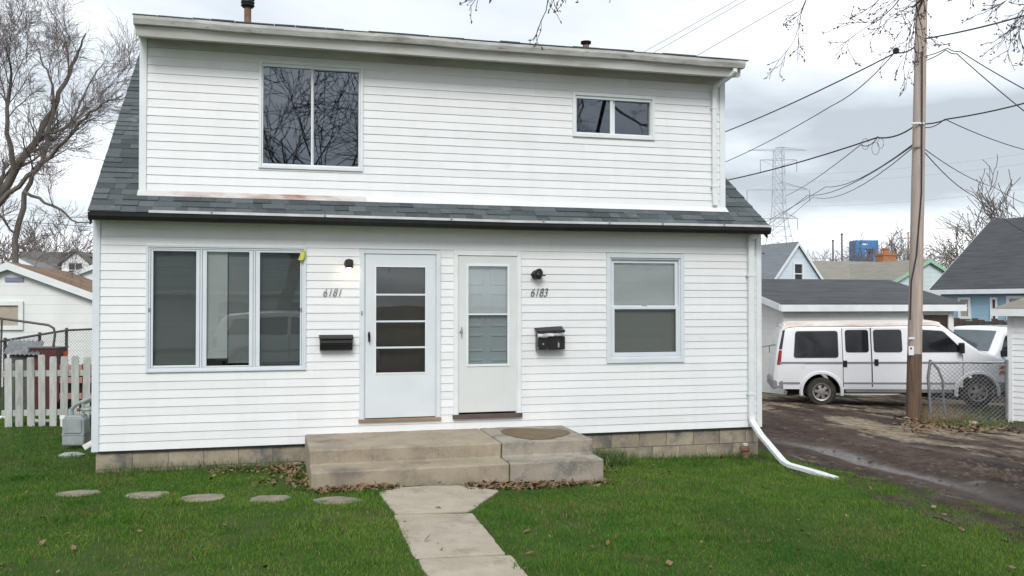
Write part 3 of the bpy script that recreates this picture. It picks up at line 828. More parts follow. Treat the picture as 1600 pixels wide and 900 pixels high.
# triple casement
x0, x1, z0, z1 = OPEN_LOW['tri']
mb = MB(); frame_mb(mb, x0, x1, z0, z1, 0.028, -0.030, 0.05)
frame_mb(mb, x0 + .028, x1 - .028, z0 + .028, z1 - .028, 0.022, -0.018, 0.10)
mb.box(1.168, 1.190, -0.016, 0.10, z0 + .05, z1 - .05); mb.box(1.782, 1.804, -0.016, 0.10, z0 + .05, z1 - .05)
tw = mb.build('triple_window', M['trim_blue'], house, bevel=0.003); tag(tw, 'triple casement window left of the front doors')
for i, (a, b) in enumerate(((0.615, 1.164), (1.194, 1.778), (1.808, 2.353))):
    mb = MB(); px0, px1 = ((0.640, 1.122), (1.243, 1.733), (1.858, 2.336))[i]
    zz0, zz1 = z0 + .053, z1 - .053
    mb.box(a, px0, -0.012, 0.03, zz0, zz1); mb.box(px1, b, -0.012, 0.03, zz0, zz1)
    mb.box(px0, px1, -0.012, 0.03, zz0, 1.285 - 0.012 * i); mb.box(px0, px1, -0.012, 0.03, 2.645, zz1)
    s = mb.build('sash', M['trim_blue'], tw, bevel=0.004)
    pane(tw, px0 + .001, px1 - .001, 1.287 - .012 * i, 2.643, 0.012, M['glass'])
blind(tw, 0.62, 1.16, 1.25, 2.66, 0.075, 1.0, 0.021, 1, 'blind_dark')
blind(tw, 1.20, 1.48, 1.36, 2.66, 0.045, 1.32, 0.021, 2)
blind(tw, 1.49, 1.775, 1.30, 2.66, 0.070, 1.05, 0.022, 5, 'blind_mid')
blind(tw, 1.81, 2.35, 1.25, 2.66, 0.080, 0.95, 0.021, 3, 'blind_dark')
for x, m_ in ((2.345, 0), (0.60, 0)):
    mb = MB(); mb.box(x - 0.008, x + 0.008, -0.036, -0.012, 1.93, 1.97); mb.build('catch', M['metal_grey'], tw, bevel=0.003)

# right double-hung
x0, x1, z0, z1 = OPEN_LOW['rw']
mb = MB(); frame_mb(mb, x0, x1, z0, z1, 0.052, -0.032, 0.05, 0.062, 0.062)
frame_mb(mb, x0 + .052, x1 - .052, z0 + .062, z1 - .062, 0.022, -0.014, 0.10)
rw = mb.build('double_hung_window', M['trim_blue'], house, bevel=0.004); tag(rw, 'double hung window right of the front doors')
a, b = x0 + .075, x1 - .075
mb = MB(); frame_mb(mb, a, b, 1.945, z1 - .085, 0.045, 0.018, 0.045, 0.05, 0.045); mb.build('upper_sash', M['trim_blue'], rw, bevel=0.003)
mb = MB(); frame_mb(mb, a, b, z0 + .085, 1.985, 0.042, -0.012, 0.016, 0.055, 0.04); mb.build('lower_sash', M['trim_blue'], rw, bevel=0.003)
pane(rw, a + .046, b - .046, 1.996, z1 - .131, 0.03, M['glass'])
pane(rw, a + .043, b - .043, z0 + .141, 1.944, 0.0, M['glass'])
blind(rw, a + .01, b - .01, 1.96, z1 - .09, 0.062, 1.32, 0.020, 4)
blind(rw, a + .01, b - .01, z0 + .09, 1.955, 0.064, 1.0, 0.021, 9, 'blind_mid')
mb = MB(); mb.box(6.87, 6.93, 0.0, 0.03, 1.986, 2.002); mb.build('sash_lock', M['metal_grey'], rw)

# upper sliders
def slider(key, name, label, panes, wf=0.036):
    x0, x1, z0, z1 = OPEN_UP[key]; y = SB
    mb = MB(); frame_mb(mb, x0, x1, z0, z1, wf, y - 0.034, y + 0.05, wf * 1.25, wf)
    o = mb.build(name, M['trim'], house, bevel=0.004); tag(o, label)
    (a0, a1), (b0, b1), (c, d) = panes
    mb = MB(); frame_mb(mb, x0 + wf + .002, x1 - wf - .002, z0 + wf * 1.25 + .001, z1 - wf - .001, 0.016, y - 0.012, y + 0.09, 0.014, 0.036); mb.build('inner_frame', M['trim'], o)
    mid = (a1 + b0) / 2
    mb = MB(); mb.box(a1, mid + .004, y + 0.004, y + 0.03, c, d); mb.box(mid + .006, b0, y + .032, y + .055, c, d)
    mb.build('meeting_stile', M['trim'], o, bevel=0.002)
    pane(o, a0, a1, c, d, y + 0.016, M['glass_up']); pane(o, b0, b1, c, d, y + 0.042, M['glass_up'])
    return o
slider('uw', 'sliding_window', 'large sliding window in the dormer', ((1.886, 2.468), (2.503, 3.058), (3.753, 4.962)))
slider('xw', 'sliding_window', 'small sliding window in the dormer', ((5.972, 6.462), (6.540, 7.040), (4.343, 4.80)), 0.04)

# doors
def jamb(key, name, m, parent=house):
    x0, x1, z0, z1 = OPEN_LOW[key]
    mb = MB(); mb.box(x0, x0 + .055, -.034, .09, z0 + .03, z1); mb.box(x1 - .055, x1, -.034, .09, z0 + .03, z1); mb.box(x0 + .055, x1 - .055, -.034, .09, z1 - .055, z1)
    mb.box(x0 + .055, x0 + .068, -.020, .09, z0 + .03, z1 - .055); mb.box(x1 - .068, x1 - .055, -.020, .09, z0 + .03, z1 - .055)
    return mb.build(name, m, parent, bevel=0.004)
d1 = jamb('d1', 'storm_door', M['trim_blue']); tag(d1, 'left front door with four dark panes')
gx0, gx1, gz0, gz1 = 3.262, 3.888, 1.153, 2.482
lx0, lx1, lz0, lz1 = 3.131, 4.014, 0.592, 2.638
mb = MB()
mb.box(lx0, gx0, -.026, .012, lz0, lz1); mb.box(gx1, lx1, -.026, .012, lz0, lz1); mb.box(gx0, gx1, -.026, .012, lz0, gz0); mb.box(gx0, gx1, -.026, .012, gz1, lz1)
leaf = mb.build('door_leaf', M['door_white'], d1)
mb = MB(); frame_mb(mb, gx0 - .016, gx1 + .016, gz0 - .016, gz1 + .016, 0.018, -.031, -.0265); mb.build('glazing_frame', M['trim'], d1)
mz = [1.153, 1.468, 1.797, 2.134, 2.482]
for i in range(4):
    pane(d1, gx0 + .003, gx1 - .003, mz[i] + .010, mz[i+1] - .010, -.008, M['glass'])
    if i: mb = MB(); mb.box(gx0, gx1, -.022, .004, mz[i] - .011, mz[i] + .011); mb.build('muntin', M['door_white'], d1)
mb = MB(); mb.box(3.13, 4.02, 0.10, 0.125, 0.60, 2.63); mb.build('inner_door', M['inner_brown'], d1)
mb = MB(); mb.prism([(3.165, 1.55), (3.185, 1.535), (3.190, 1.60), (3.185, 1.665), (3.168, 1.675), (3.158, 1.63)], 'y', -.075, -.055); mb.box(3.163, 3.183, -.056, -.026, 1.56, 1.575); mb.box(3.163, 3.183, -.056, -.026, 1.64, 1.655)
mb.build('handle', M['black'], d1, bevel=0.004)
mb = MB(); mb.box(3.075, 3.095, -.046, -.034, 1.88, 1.93); mb.build('doorbell', M['metal_grey'], d1, bevel=0.003)
mb = MB(); mb.box(3.05, 4.09, -.055, .10, 0.545, 0.580); mb.build('door_sill', M['wood_sill'], d1, bevel=0.004)

d2 = jamb('d2', 'storm_door', M['trim']); tag(d2, 'right front door with half screen')
gx0, gx1, gz0, gz1 = 4.447, 4.966, 1.241, 2.502
lx0, lx1, lz0, lz1 = 4.324, 5.083, 0.625, 2.634
mb = MB()
mb.box(lx0, gx0, -.022, .012, lz0, lz1); mb.box(gx1, lx1, -.022, .012, lz0, lz1); mb.box(gx0, gx1, -.022, .012, lz0, gz0); mb.box(gx0, gx1, -.022, .012, gz1, lz1)
mb.build('door_leaf', M['door_white2'], d2)
mb = MB(); frame_mb(mb, gx0 - .03, gx1 + .03, gz0 - .03, gz1 + .03, 0.03, -.032, -.0225); mb.box(gx0, gx1, -.028, -.004, 1.874, 1.892); mb.build('glazing_frame', M['trim'], d2, bevel=0.003)
pane(d2, gx0 + .001, gx1 - .001, 1.893, gz1 - .002, -.010, M['glass'])
M['screen_mesh'] = glass_mat('screen_mesh', (0.72, 0.745, 0.75), 0.2)
mb = MB(); mb.box(gx0 + .001, gx1 - .001, -.016, -.014, gz0 + .002, 1.873); mb.build('insect_screen', M['screen_mesh'], d2)
# panel door behind the storm door
mb = MB(); mb.box(4.325, 5.08, 0.030, 0.06, 0.64, 2.63)
for (a, b) in ((4.40, 4.66), (4.75, 5.01)):
    for (c, d) in ((0.78, 1.30), (1.40, 1.62), (1.72, 2.16), (2.26, 2.50)):
        frame_mb(mb, a, b, c, d, 0.025, 0.021, 0.0302)
mb.build('inner_door', M['inner_door'], d2, bevel=0.004)
mb = MB(); mb.lathe([(0.004, -.07), (0.012, -.066), (0.012, -.034), (0.022, -.030), (0.022, -.022)], (4.352, 0, 1.66), 'y', 12); mb.box(4.344, 4.360, -.062, -.052, 1.60, 1.72); mb.build('handle', M['metal_grey'], d2, bevel=0.002)
mb = MB(); mb.box(4.245, 5.160, -.060, .10, 0.545, 0.600); mb.build('door_sill', M['wood_dark'], d2, bevel=0.004)

# drips in the bottom board, vents on the roof
def vent(name, p, h, r, label, cap_r):
    mb = MB(); mb.lathe([(r, -1.2), (r, h * 0.62), (r * 0.95, h * 0.66)], p, 'z', 14); o = mb.build(name, M['terracotta'], house, smooth=True); tag(o, label)
    mb = MB(); mb.lathe([(cap_r * 0.75, h * 0.60), (cap_r, h * 0.68), (cap_r * 0.88, h * 0.74), (cap_r, h * 0.80), (cap_r * 0.9, h * 0.88), (cap_r, h * 0.93), (cap_r * 0.6, h)], p, 'z', 16)
    mb.build('vent_cap', M['black'], o, smooth=True)
p = at(387, 33, 13.6); vent('vent_pipe', p, 0.33, 0.05, 'tall rusty vent pipe at the roof\'s left end', 0.10)
p = at(915.5, 77, 14.8); vent('vent_pipe', p, 0.13, 0.05, 'low black capped vent on the right half of the roof', 0.085)

# ------------------------------------------------------------------ stoop
stoop = empty('concrete_stoop', (4.1, -0.8, 0), 'two step concrete stoop below both front doors', 'stoop')
def stoop_module(name, x0, x1, m, jx=0.0, dz=0.0):
    mb = MB()
    yb, yf, yl = 0.014, -1.20, -1.56
    prof = [(yb, -0.25), (yb, 0.414 + dz), (yf, 0.400 + dz), (yf + 0.015, 0.228 + dz), (yl, 0.218 + dz), (yl + 0.01, -0.25)]
    rg = random.Random(int(x0 * 100)); N = int((x1 - x0) / 0.06); vs = []; fs = []
    for i in range(N + 1):
        x = x0 + (x1 - x0) * i / N
        for q_, (y, z) in enumerate(prof):
            chip = rg.random() < .10 and q_ in (2, 4)
            vs.append((x + (rg.uniform(-.003, .003)), y + (rg.uniform(-.003, .003) if q_ not in (0, 1) else 0) + (rg.uniform(.004, .014) if chip else 0), z + rg.uniform(-.002, .002) - (rg.uniform(.002, .010) if chip else 0)))
    for i in range(N):
        for q_ in range(6): fs.append((i*6+q_, i*6+(q_+1) % 6, (i+1)*6+(q_+1) % 6, (i+1)*6+q_))
    fs += [tuple(range(6)), tuple(N*6+q_ for q_ in range(6))[::-1]]
    mb.add(vs, fs)
    o = mb.build(name, m, None, bevel=0.016); o.parent = stoop; o.location = (-4.1, 0.8, 0)
    return o
a_ = stoop_module('step_module', 2.40, 4.586, M['concrete']); tag(a_, 'wide tan left half of the stoop')
mb = MB(); 
b_ = stoop_module('step_module', 4.596, 5.72, M['concrete_grey'], dz=0.003); tag(b_, 'narrow grey streaked right half of the stoop')
rng = random.Random(12)
poly = []
for k in range(22):
    w = 2 * math.pi * k / 22; r = 1 + 0.10 * math.sin(3 * w + 1) + rng.uniform(-.05, .05)
    poly.append((5.17 + 0.42 * r * math.cos(w), -0.62 + 0.47 * r * math.sin(w)))
mb = MB(); vs = [(x, y, 0.4225 + 0.0115 * (y - 0.014) ) for x, y in poly]; mb.add(vs, [tuple(range(22))])
o = mb.build('wet_stain', M['wet'], None); o.parent = b_

# ------------------------------------------------------------------ things on the wall
def mailbox_a():
    o = empty('mailbox', (2.77, -0.02, 1.44), 'long black mailbox below the number 6181', 'mailbox', group='wall mailboxes')
    mb = MB(); mb.prism([(0.0, 0.0), (-0.085, 0.012), (-0.105, 0.10), (-0.095, 0.145), (0.0, 0.185)], 'x', -.198, .198); mb.build('box', M['black'], o, bevel=0.006)
    mb = MB(); mb.prism([(0.002, 0.196), (-.10, 0.160), (-.118, 0.148), (-.116, 0.140), (-.098, 0.149), (0.002, 0.188)], 'x', -.208, .208); mb.build('lid', M['black'], o, bevel=0.003)
    mb = MB(); mb.box(-.12, .12, -.108, -.100, 0.070, 0.078); mb.build('lip', M['black'], o)
    mb = MB(); mb.box(-.17, .17, -.096, -.088, 0.030, 0.036); mb.build('ridge', M['black'], o)
mailbox_a()
def mailbox_b():
    o = empty('mailbox', (5.53, -0.02, 1.42), 'battered black mailbox with lid ajar and torn plastic, below the number 6183', 'mailbox', group='wall mailboxes')
    mb = MB(); mb.prism([(0.0, 0.0), (-0.12, 0.0), (-0.125, 0.17), (0.0, 0.20)], 'x', -.185, .185); mb.build('box', M['black_worn'], o, bevel=0.006)
    mb = MB(); mb.hexa([(-.20, -.135, 0.205), (.18, -.13, 0.235), (.18, 0.0, 0.295), (-.20, 0.0, 0.275), (-.20, -.135, 0.215), (.18, -.13, 0.245), (.18, 0.0, 0.305), (-.20, 0.0, 0.285)])
    mb.hexa([(-.20, -.139, 0.20), (.18, -.134, 0.225), (.18, -.131, 0.225), (-.20, -.136, 0.20), (-.20, -.139, 0.245), (.18, -.134, 0.262), (.18, -.131, 0.262), (-.20, -.136, 0.245)])
    mb.build('lid', M['black_worn'], o, bevel=0.003)
    rg = random.Random(2); mb = MB(); vs = []; fs = []
    nx = 9
    for i in range(nx + 1):
        t = i / nx; x = -.20 + .36 * t
        for j in range(4):
            s = j / 3
            vs.append((x, -.138 - 0.02 * math.sin(s * 3.1) - rg.uniform(0, .012), 0.205 + 0.01 * t - s * (0.055 - 0.02 * t) + rg.uniform(-.008, .008)))
    for i in range(nx):
        for j in range(3): fs.append((i*4+j, (i+1)*4+j, (i+1)*4+j+1, i*4+j+1))
    mb.add(vs, fs); mb.build('torn_plastic', M['plastic_bag'], o)
    mb = MB(); mb.lathe([(0.012, -.129), (0.012, -.1255)], (-.115, 0, 0.075), 'y', 10); mb.build('rivet', M['plastic_bag'], o)
    mb = MB(); mb.box(0.085, 0.105, -.1275, -.124, 0.03, 0.09); mb.build('scrape', M['plastic_bag'], o)
mailbox_b()

def porch_lamps():
    o = empty('porch_lamp', (2.925, -0.012, 2.50), 'dark porch lamp with a lit warm bulb beside the left door', 'lamp')
    mb = MB(); mb.lathe([(0.02, 0.0), (0.058, -.002), (0.058, -.020), (0.045, -.028)], (0, 0, 0.02), 'y', 16); mb.build('backplate', M['dark_bronze'], o)
    mb = MB(); mb.lathe([(0.046, -.042), (0.050, 0.0), (0.050, 0.055), (0.036, 0.068)], (0, -.072, 0), 'z', 18); mb.box(-.02, .02, -.06, -.01, 0.0, 0.05); mb.build('housing', M['dark_bronze'], o)
    mb = MB(); mb.lathe([(0.012, -.085), (0.030, -.072), (0.037, -.052), (0.032, -.030), (0.024, -.015)], (0, -.072, 0), 'z', 16); mb.build('bulb', M['bulb'], o, smooth=True)
    o = empty('porch_lamp', (5.355, -0.012, 2.40), 'small black unlit spot lamp beside the right door', 'lamp')
    mb = MB(); mb.lathe([(0.02, 0.0), (0.062, -.002), (0.062, -.022), (0.04, -.03)], (0, 0, 0), 'y', 16); mb.build('backplate', M['black'], o)
    mb = MB(); mb.lathe([(0.02, -.09), (0.05, -.075), (0.06, -.03), (0.05, 0.02), (0.025, 0.05), (0.008, 0.06)], (0.005, -.085, -.005), 'z', 16)
    h = mb.build('housing', M['black'], o, smooth=True); h.rotation_euler = (R(-25), R(28), 0)
    mb = MB(); mb.box(0.03, 0.105, -.10, -.085, -.020, -.005); mb.build('shade_rim', M['black'], o, bevel=0.004)
    mb = MB(); mb.box(-.088, -.04, -.09, -.06, -.02, 0.015); mb.build('adjusting_knob', M['black'], o, bevel=0.006)
porch_lamps()

def number(txt, x0, x1, z0, z1, label):
    o = empty('house_number', (x0, -0.012, z0), label, 'house number')
    n = len(txt); w = (x1 - x0) / n
    for i, ch in enumerate(txt):
        cu = bpy.data.curves.new('digit', 'FONT'); cu.body = ch; cu.size = (z1 - z0) * 1.42; cu.shear = 0.32; cu.extrude = 0.004; cu.offset = -0.003
        cu.align_x = 'CENTER'
        t = bpy.data.objects.new('digit_curve', cu); COL.objects.link(t)
        me = bpy.data.meshes.new_from_object(t.evaluated_get(bpy.context.evaluated_depsgraph_get()))
        bpy.data.objects.remove(t)
        me.materials.append(M['digit'])
        d = bpy.data.objects.new('digit', me); COL.objects.link(d); d.parent = o
        d.rotation_euler = (R(90), 0, 0); d.location = ((i + 0.5) * w, -0.012, 0); d.scale = (0.82, 1.0, 1)
number('6181', 2.60, 2.838, 2.112, 2.212, 'house number 6181 under the lit lamp, thin slanted digits')
number('6183', 5.27, 5.508, 2.116, 2.226, 'house number 6183 above the battered mailbox, thin slanted digits')

mb = MB(); rg = random.Random(6); vs = []
pts = [(2.375, 2.68), (2.40, 2.665), (2.395, 2.60), (2.375, 2.56), (2.345, 2.545), (2.305, 2.555), (2.325, 2.60), (2.345, 2.645)]
mb.prism(pts, 'y', -.060, -.052)
mb.hexa([(2.33, -.075, 2.55), (2.37, -.072, 2.55), (2.39, -.058, 2.66), (2.365, -.058, 2.67), (2.33, -.078, 2.552), (2.37, -.075, 2.552), (2.39, -.061, 2.662), (2.365, -.061, 2.672)])
mb.box(2.372, 2.392, -.056, -.03, 2.64, 2.66)
tag(mb.build('tape_scrap', M['yellow'], None), 'yellow scrap of tape on the corner of the triple window', 'tape')

# clean-out pipe at the right corner
o = empty('drain_pipe', (8.30, -0.17, gz(8.3, -.17)), 'short rusty drain pipe with cap at the foundation\'s right end', 'pipe')
mb = MB(); mb.lathe([(0.052, -.1), (0.052, 0.12)], (0, 0, 0), 'z', 16); mb.build('pipe', M['terracotta'], o, smooth=True)
mb = MB(); mb.lathe([(0.060, 0.10), (0.072, 0.11), (0.072, 0.15), (0.064, 0.155), (0.064, 0.17), (0.02, 0.172)], (0, 0, 0), 'z', 16); mb.build('collar', M['terracotta'], o, smooth=True)
mb = MB(); mb.box(-.03, .03, -.03, .03, 0.172, 0.205); mb.build('plug', M['soffit'], o, bevel=0.004)

# gas meter on the left side
def gas_meter():
    p = at(121, 700, 12.7); base = Vector((p.x, p.y, gz(p.x, p.y)))
    o = empty('gas_meter', base, 'grey gas meter with pipes at the house\'s left corner', 'gas meter', rz=-0.25)
    mb = MB(); mb.prism([(-.17, .05), (.13, .05), (.13, .40), (.08, .46), (-.12, .46), (-.17, .40)], 'y', -.10, .10); mb.build('meter_body', M['metal_grey'], o, bevel=0.02)
    mb = MB(); mb.box(-.14, .10, -.115, -.101, .22, .42); mb.build('index_box', M['metal_grey'], o, bevel=0.01)
    mb = MB(); mb.box(-.17, .13, -.108, .108, .195, .21); mb.build('flange', M['metal_grey'], o)
    mb = MB(); mb.lathe([(0.03, 0), (0.09, .005), (0.10, .03), (0.09, .055), (0.03, .06)], (0.12, 0.05, 0.50), 'z', 16); mb.build('regulator', M['metal_grey'], o, smooth=True)
    mb = MB(); mb.tube([(-.08, 0, .44), (-.08, 0, .54), (-.02, 0, .60), (.12, 0, .66), (.2, 0.02, .70)], 0.028, 8); mb.build('pipe', M['metal_grey'], o, smooth=True)
    mb = MB(); mb.tube([(.07, 0, .44), (.07, 0, .60), (.12, .1, .64), (.3, .2, .64)], 0.024, 8); mb.build('pipe', M['metal_grey'], o, smooth=True)
    mb = MB(); mb.tube([(-.02, .02, .52), (.22, .08, .56)], 0.022, 8); mb.build('pipe', M['terracotta'], o, smooth=True)
    mb = MB(); mb.tube([(-.21, 0.0, .42), (-.21, 0, .30)], 0.022, 8); mb.box(-.235, -.165, -.02, .02, .40, .45); mb.build('inlet_pipe', M['trim'], o)
gas_meter()
p = at(137, 700, 11.9); o = empty('spout_elbow', (p.x, p.y, p.z), 'short white spout elbow poking out at the left corner', 'spout')
mb = MB(); flat_tube(mb, [(0.12, 0.05, .10), (.05, 0, .05), (-.04, -.03, .0)], 0.08, 0.06); mb.build('elbow', M['soffit'], o)
p = gat(112, 713, 12.0); mb = MB(); mb.lathe([(0.02, 0), (0.11, 0.01), (0.12, 0.06), (0.07, 0.10), (0.01, 0.11)], (0, 0, 0), 'z', 9)
o = mb.build('rock', M['metal_grey'], None); o.location = (p.x, p.y, p.z - .02); o.scale = (1.4, .8, .7); tag(o, 'pale rock in the grass below the gas meter', 'rock')

# ================================================================== helpers for what lies further away
def aty(u, v, y):
    a = at(u, v, 1.0); d = a - Vector((CAMX, CAMY, CAMZ))
    return at(u, v, (y - CAMY) / d.y)
def clap_mat(name, c, c2=None, rows=8.0, rough=0.5, strength=0.6):
    """painted clapboard for buildings too far off to tell the boards apart"""
    m = mat(name, c, c2 or tuple(x * 0.9 for x in c), rough=rough, scale=1.2)
    n, l = m.node_tree.nodes, m.node_tree.links; b = n['Principled BSDF']
    tc = n.new('ShaderNodeTexCoord'); sp = n.new('ShaderNodeSeparateXYZ'); l.new(tc.outputs['Object'], sp.inputs[0])
    mu = n.new('ShaderNodeMath'); mu.operation = 'MULTIPLY'; mu.inputs[1].default_value = rows; l.new(sp.outputs[2], mu.inputs[0])
    fr = n.new('ShaderNodeMath'); fr.operation = 'FRACT'; l.new(mu.outputs[0], fr.inputs[0])
    iv = n.new('ShaderNodeMath'); iv.operation = 'SUBTRACT'; iv.inputs[0].default_value = 1.0; l.new(fr.outputs[0], iv.inputs[1])
    bp = n.new('ShaderNodeBump'); bp.inputs['Strength'].default_value = strength; bp.inputs['Distance'].default_value = 0.05
    l.new(iv.outputs[0], bp.inputs['Height']); l.new(bp.outputs[0], b.inputs['Normal'])
    return m
M['clap_white'] = clap_mat('far_white_clapboard', (0.70, 0.71, 0.70), rows=4.5)
M['clap_white2'] = clap_mat('garage_white_clapboard', (0.66, 0.66, 0.62), rows=6)
M['clap_blue'] = clap_mat('light_blue_clapboard', (0.26, 0.42, 0.53), rows=4.5)
M['clap_pale'] = clap_mat('pale_green_clapboard', (0.55, 0.64, 0.63), rows=4.5)
M['roof_dark'] = mat('dark_roof', (0.045, 0.048, 0.055), (0.075, 0.078, 0.085), rough=0.9, scale=3, stretch=(0.4, 1, 6), bump=0.5, bscale=12)
M['roof_grey'] = mat('grey_roof', (0.15, 0.17, 0.185), (0.20, 0.22, 0.235), rough=0.9, scale=3, stretch=(0.4, 1, 6))
M['roof_tan'] = mat('tan_roof', (0.20, 0.19, 0.16), (0.27, 0.25, 0.20), rough=0.9, scale=3, stretch=(0.4, 1, 6))
M['roof_brown'] = mat('brown_roof', (0.20, 0.115, 0.065), (0.26, 0.165, 0.10), rough=0.9, scale=2, spots=[((0.16, 0.14, 0.06), 3, 0.6, 0.7)])
M['roof_ridge'] = mat('grey_brown_roof', (0.10, 0.092, 0.085), (0.15, 0.14, 0.125), rough=0.9, scale=2)
M['far_glass'] = mat('far_window', (0.05, 0.05, 0.055), rough=0.15)
M['curtain'] = mat('curtained_window', (0.34, 0.33, 0.29), rough=0.3)
M['green_trim'] = mat('green_trim', (0.30, 0.50, 0.36), rough=0.6)
M['brick'] = mat('chimney_brick', (0.42, 0.18, 0.08), (0.34, 0.14, 0.07), rough=0.85, scale=8)
M['blue_steel'] = mat('blue_steel', (0.045, 0.17, 0.42), (0.06, 0.22, 0.48), rough=0.5, scale=1)
M['tan_board'] = mat('tan_board', (0.42, 0.37, 0.29), (0.36, 0.31, 0.25), rough=0.8, scale=5)

def gable_house(name, label, cat, loc, rz, L, Wd, ez, rdg, wall, roofm, trim=None, over=0.25, base=-1.5, group=None):
    """ridge along local x; origin at the front left ground corner, front faces -y"""
    o = empty(name, loc, label, cat, rz, group); trim = trim or M['trim']
    mb = MB(); mb.prism([(0, base), (Wd, base), (Wd, ez), (Wd/2, rdg), (0, ez)], 'x', 0, L); mb.build('wall', wall, o)
    k = (rdg - ez) / (Wd / 2); r_ = MB()
    for s in (0, 1):
        def P(x, t, dz):   # t from the eave to the ridge
            y = -over + (Wd/2 + over) * t; z = ez - over * k + k * (Wd/2 + over) * t + dz
            return (x, y if s == 0 else Wd - y, z)
        r_.hexa([P(-over, 0, .03), P(L + over, 0, .03), P(L + over, 1, .03), P(-over, 1, .03), P(-over, 0, .13), P(L + over, 0, .13), P(L + over, 1, .13), P(-over, 1, .13)])
    ro = r_.build('roof', roofm, o)
    for x0 in (-over - .03, L + over + .002):
        t_ = MB()
        for s in (0, 1):
            def P(t, dz, x):
                y = -over + (Wd/2 + over) * t; z = ez - over * k + k * (Wd/2 + over) * t + dz
                return (x, y if s == 0 else Wd - y, z)
            t_.hexa([P(0, -.06, x0), P(0, -.06, x0 + .028), P(1, -.06, x0 + .028), P(1, -.06, x0), P(0, .115, x0), P(0, .115, x0 + .028), P(1, .115, x0 + .028), P(1, .115, x0)])
        t_.build('rake_trim', trim, o)
    for s in (0, 1):
        y = -over - .04 if s == 0 else Wd + over; z = ez - over * k
        t_ = MB(); t_.box(-over, L + over, y, y + .04, z - .08, z + .10); t_.build('eave_trim', trim, o)
    return o
def far_window(o, side, a, b, z0, z1, m='far_glass', fw=0.09, bars=1, trim=None):
    """side 'f' = local front (y=0), 'l' = local x=0 end"""
    def bx(mb, p0, p1, q0, q1, d0, d1):
        if side == 'f': mb.box(p0, p1, -d1, -d0, q0, q1)
        else: mb.box(-d1, -d0, p0, p1, q0, q1)
    mb = MB(); 
    for (p0, p1, q0, q1) in ((a - fw, a, z0 - fw, z1 + fw), (b, b + fw, z0 - fw, z1 + fw), (a, b, z0 - fw, z0), (a, b, z1, z1 + fw)): bx(mb, p0, p1, q0, q1, 0.003, 0.06)
    for i in range(bars):
        zz = z0 + (z1 - z0) * (i + 1) / (bars + 1); bx(mb, a, b, zz - .025, zz + .025, 0.012, 0.045)
    f = mb.build('window', trim or M['trim'], o)
    mb = MB(); bx(mb, a, b, z0, z1, 0.002, 0.010); mb.build('pane', M[m], f)
    return f

# ------------------------------------------------------------------ buildings on the right
P0 = at(1224, 486, 25.0); gy = P0.y; gx0 = P0.x; gx1 = aty(1490, 486, gy).x
gr = aty(1300, 438, gy + 3.1)
garage = gable_house('garage', 'white garage with dark shingle roof behind the van', 'garage', (gx0, gy, 0), 0, gx1 - gx0, 6.2, P0.z + .12, gr.z - .1, M['clap_white2'], M['roof_dark'], over=0.22)
a = aty(1441, 490, gy).x - gx0; b = aty(1480, 490, gy).x - gx0
mb = MB(); mb.box(a, b, -.015, .01, -1.0, P0.z - .12); mb.build('bay_shade_panel', M['inner_brown'], garage)  # flat dark panel on the wall stands for the shade inside the bay
mb = MB(); mb.box(a - .12, a, -.05, 0, -1.0, P0.z - .1); mb.box(b, b + .12, -.05, 0, -1.0, P0.z - .1); mb.build('bay_frame', M['clap_white2'], garage)

q = at(1262, 378, 44)
h = gable_house('cape_house', 'white gabled house with light grey roof beyond the garage', 'house', (q.x + 1.9, q.y + 0.6, 0), R(98), 12, 4.6, q.z - 2.9, q.z - .1, clap_mat('pale_blue_clapboard', (0.58, 0.67, 0.73), rows=4.5), M['roof_grey'], over=0.12)
# local y runs to the left there; gable end at x=0
far_window(h, 'l', 2.05, 2.50, q.z - 1.95, q.z - 1.05, 'far_glass', 0.09)
for (tx, ty) in ((2.2, 0.9),): pass
for (u_, v_) in ((1196, 397), (1232, 394)):
    w = at(u_, v_, 46); mb = MB(); mb.box(-.18, .18, -.18, .18, -.12, .10)
    o = mb.build('roof_vent', M['black'], None); o.parent = h
    o.matrix_parent_inverse = (Matrix.Translation(h.location) @ Euler((0, 0, R(98))).to_matrix().to_4x4()).inverted(); o.location = (w.x, w.y, w.z - .05)

q = at(1270, 443, 48); q2 = at(1455, 441, 50)
ang_ = math.atan2(q2.y - q.y, q2.x - q.x)
L_ = (q2 - q).length
h = gable_house('bungalow', 'low house with tan shingle roof and green trimmed gable', 'house', (q.x, q.y, 0), ang_, L_, 7.0, q.z, at(1350, 411, 52).z, M['clap_pale'], M['roof_tan'], trim=M['green_trim'], over=0.2)
cx_ = at(1384, 417, 52); mb = MB(); mb.box(-.42, .42, -.35, .35, -.6, .62); mb.box(-.46, .46, -.39, .39, .62, .75)
c = mb.build('chimney', M['brick'], None); c.parent = h; c.matrix_parent_inverse = (Matrix.Translation(h.location) @ Euler((0, 0, ang_)).to_matrix().to_4x4()).inverted(); c.location = (cx_.x, cx_.y, cx_.z); c.rotation_euler = (0, 0, ang_)
mb = MB(); mb.lathe([(0.16, .75), (0.16, .95), (0.2, .97), (0.2, 1.05)], (0, 0, 0), 'z', 12); k_ = mb.build('flue', M['brick'], c)
q = at(1465, 405, 46)
wing = gable_house('bungalow_wing', 'pale gable end with green rake trim behind the utility pole', 'house', (q.x + 2.2, q.y + .4, 0), R(92), 6, 5.0, q.z - 1.35, q.z - .1, M['clap_pale'], M['roof_tan'], trim=M['green_trim'], over=0.15)

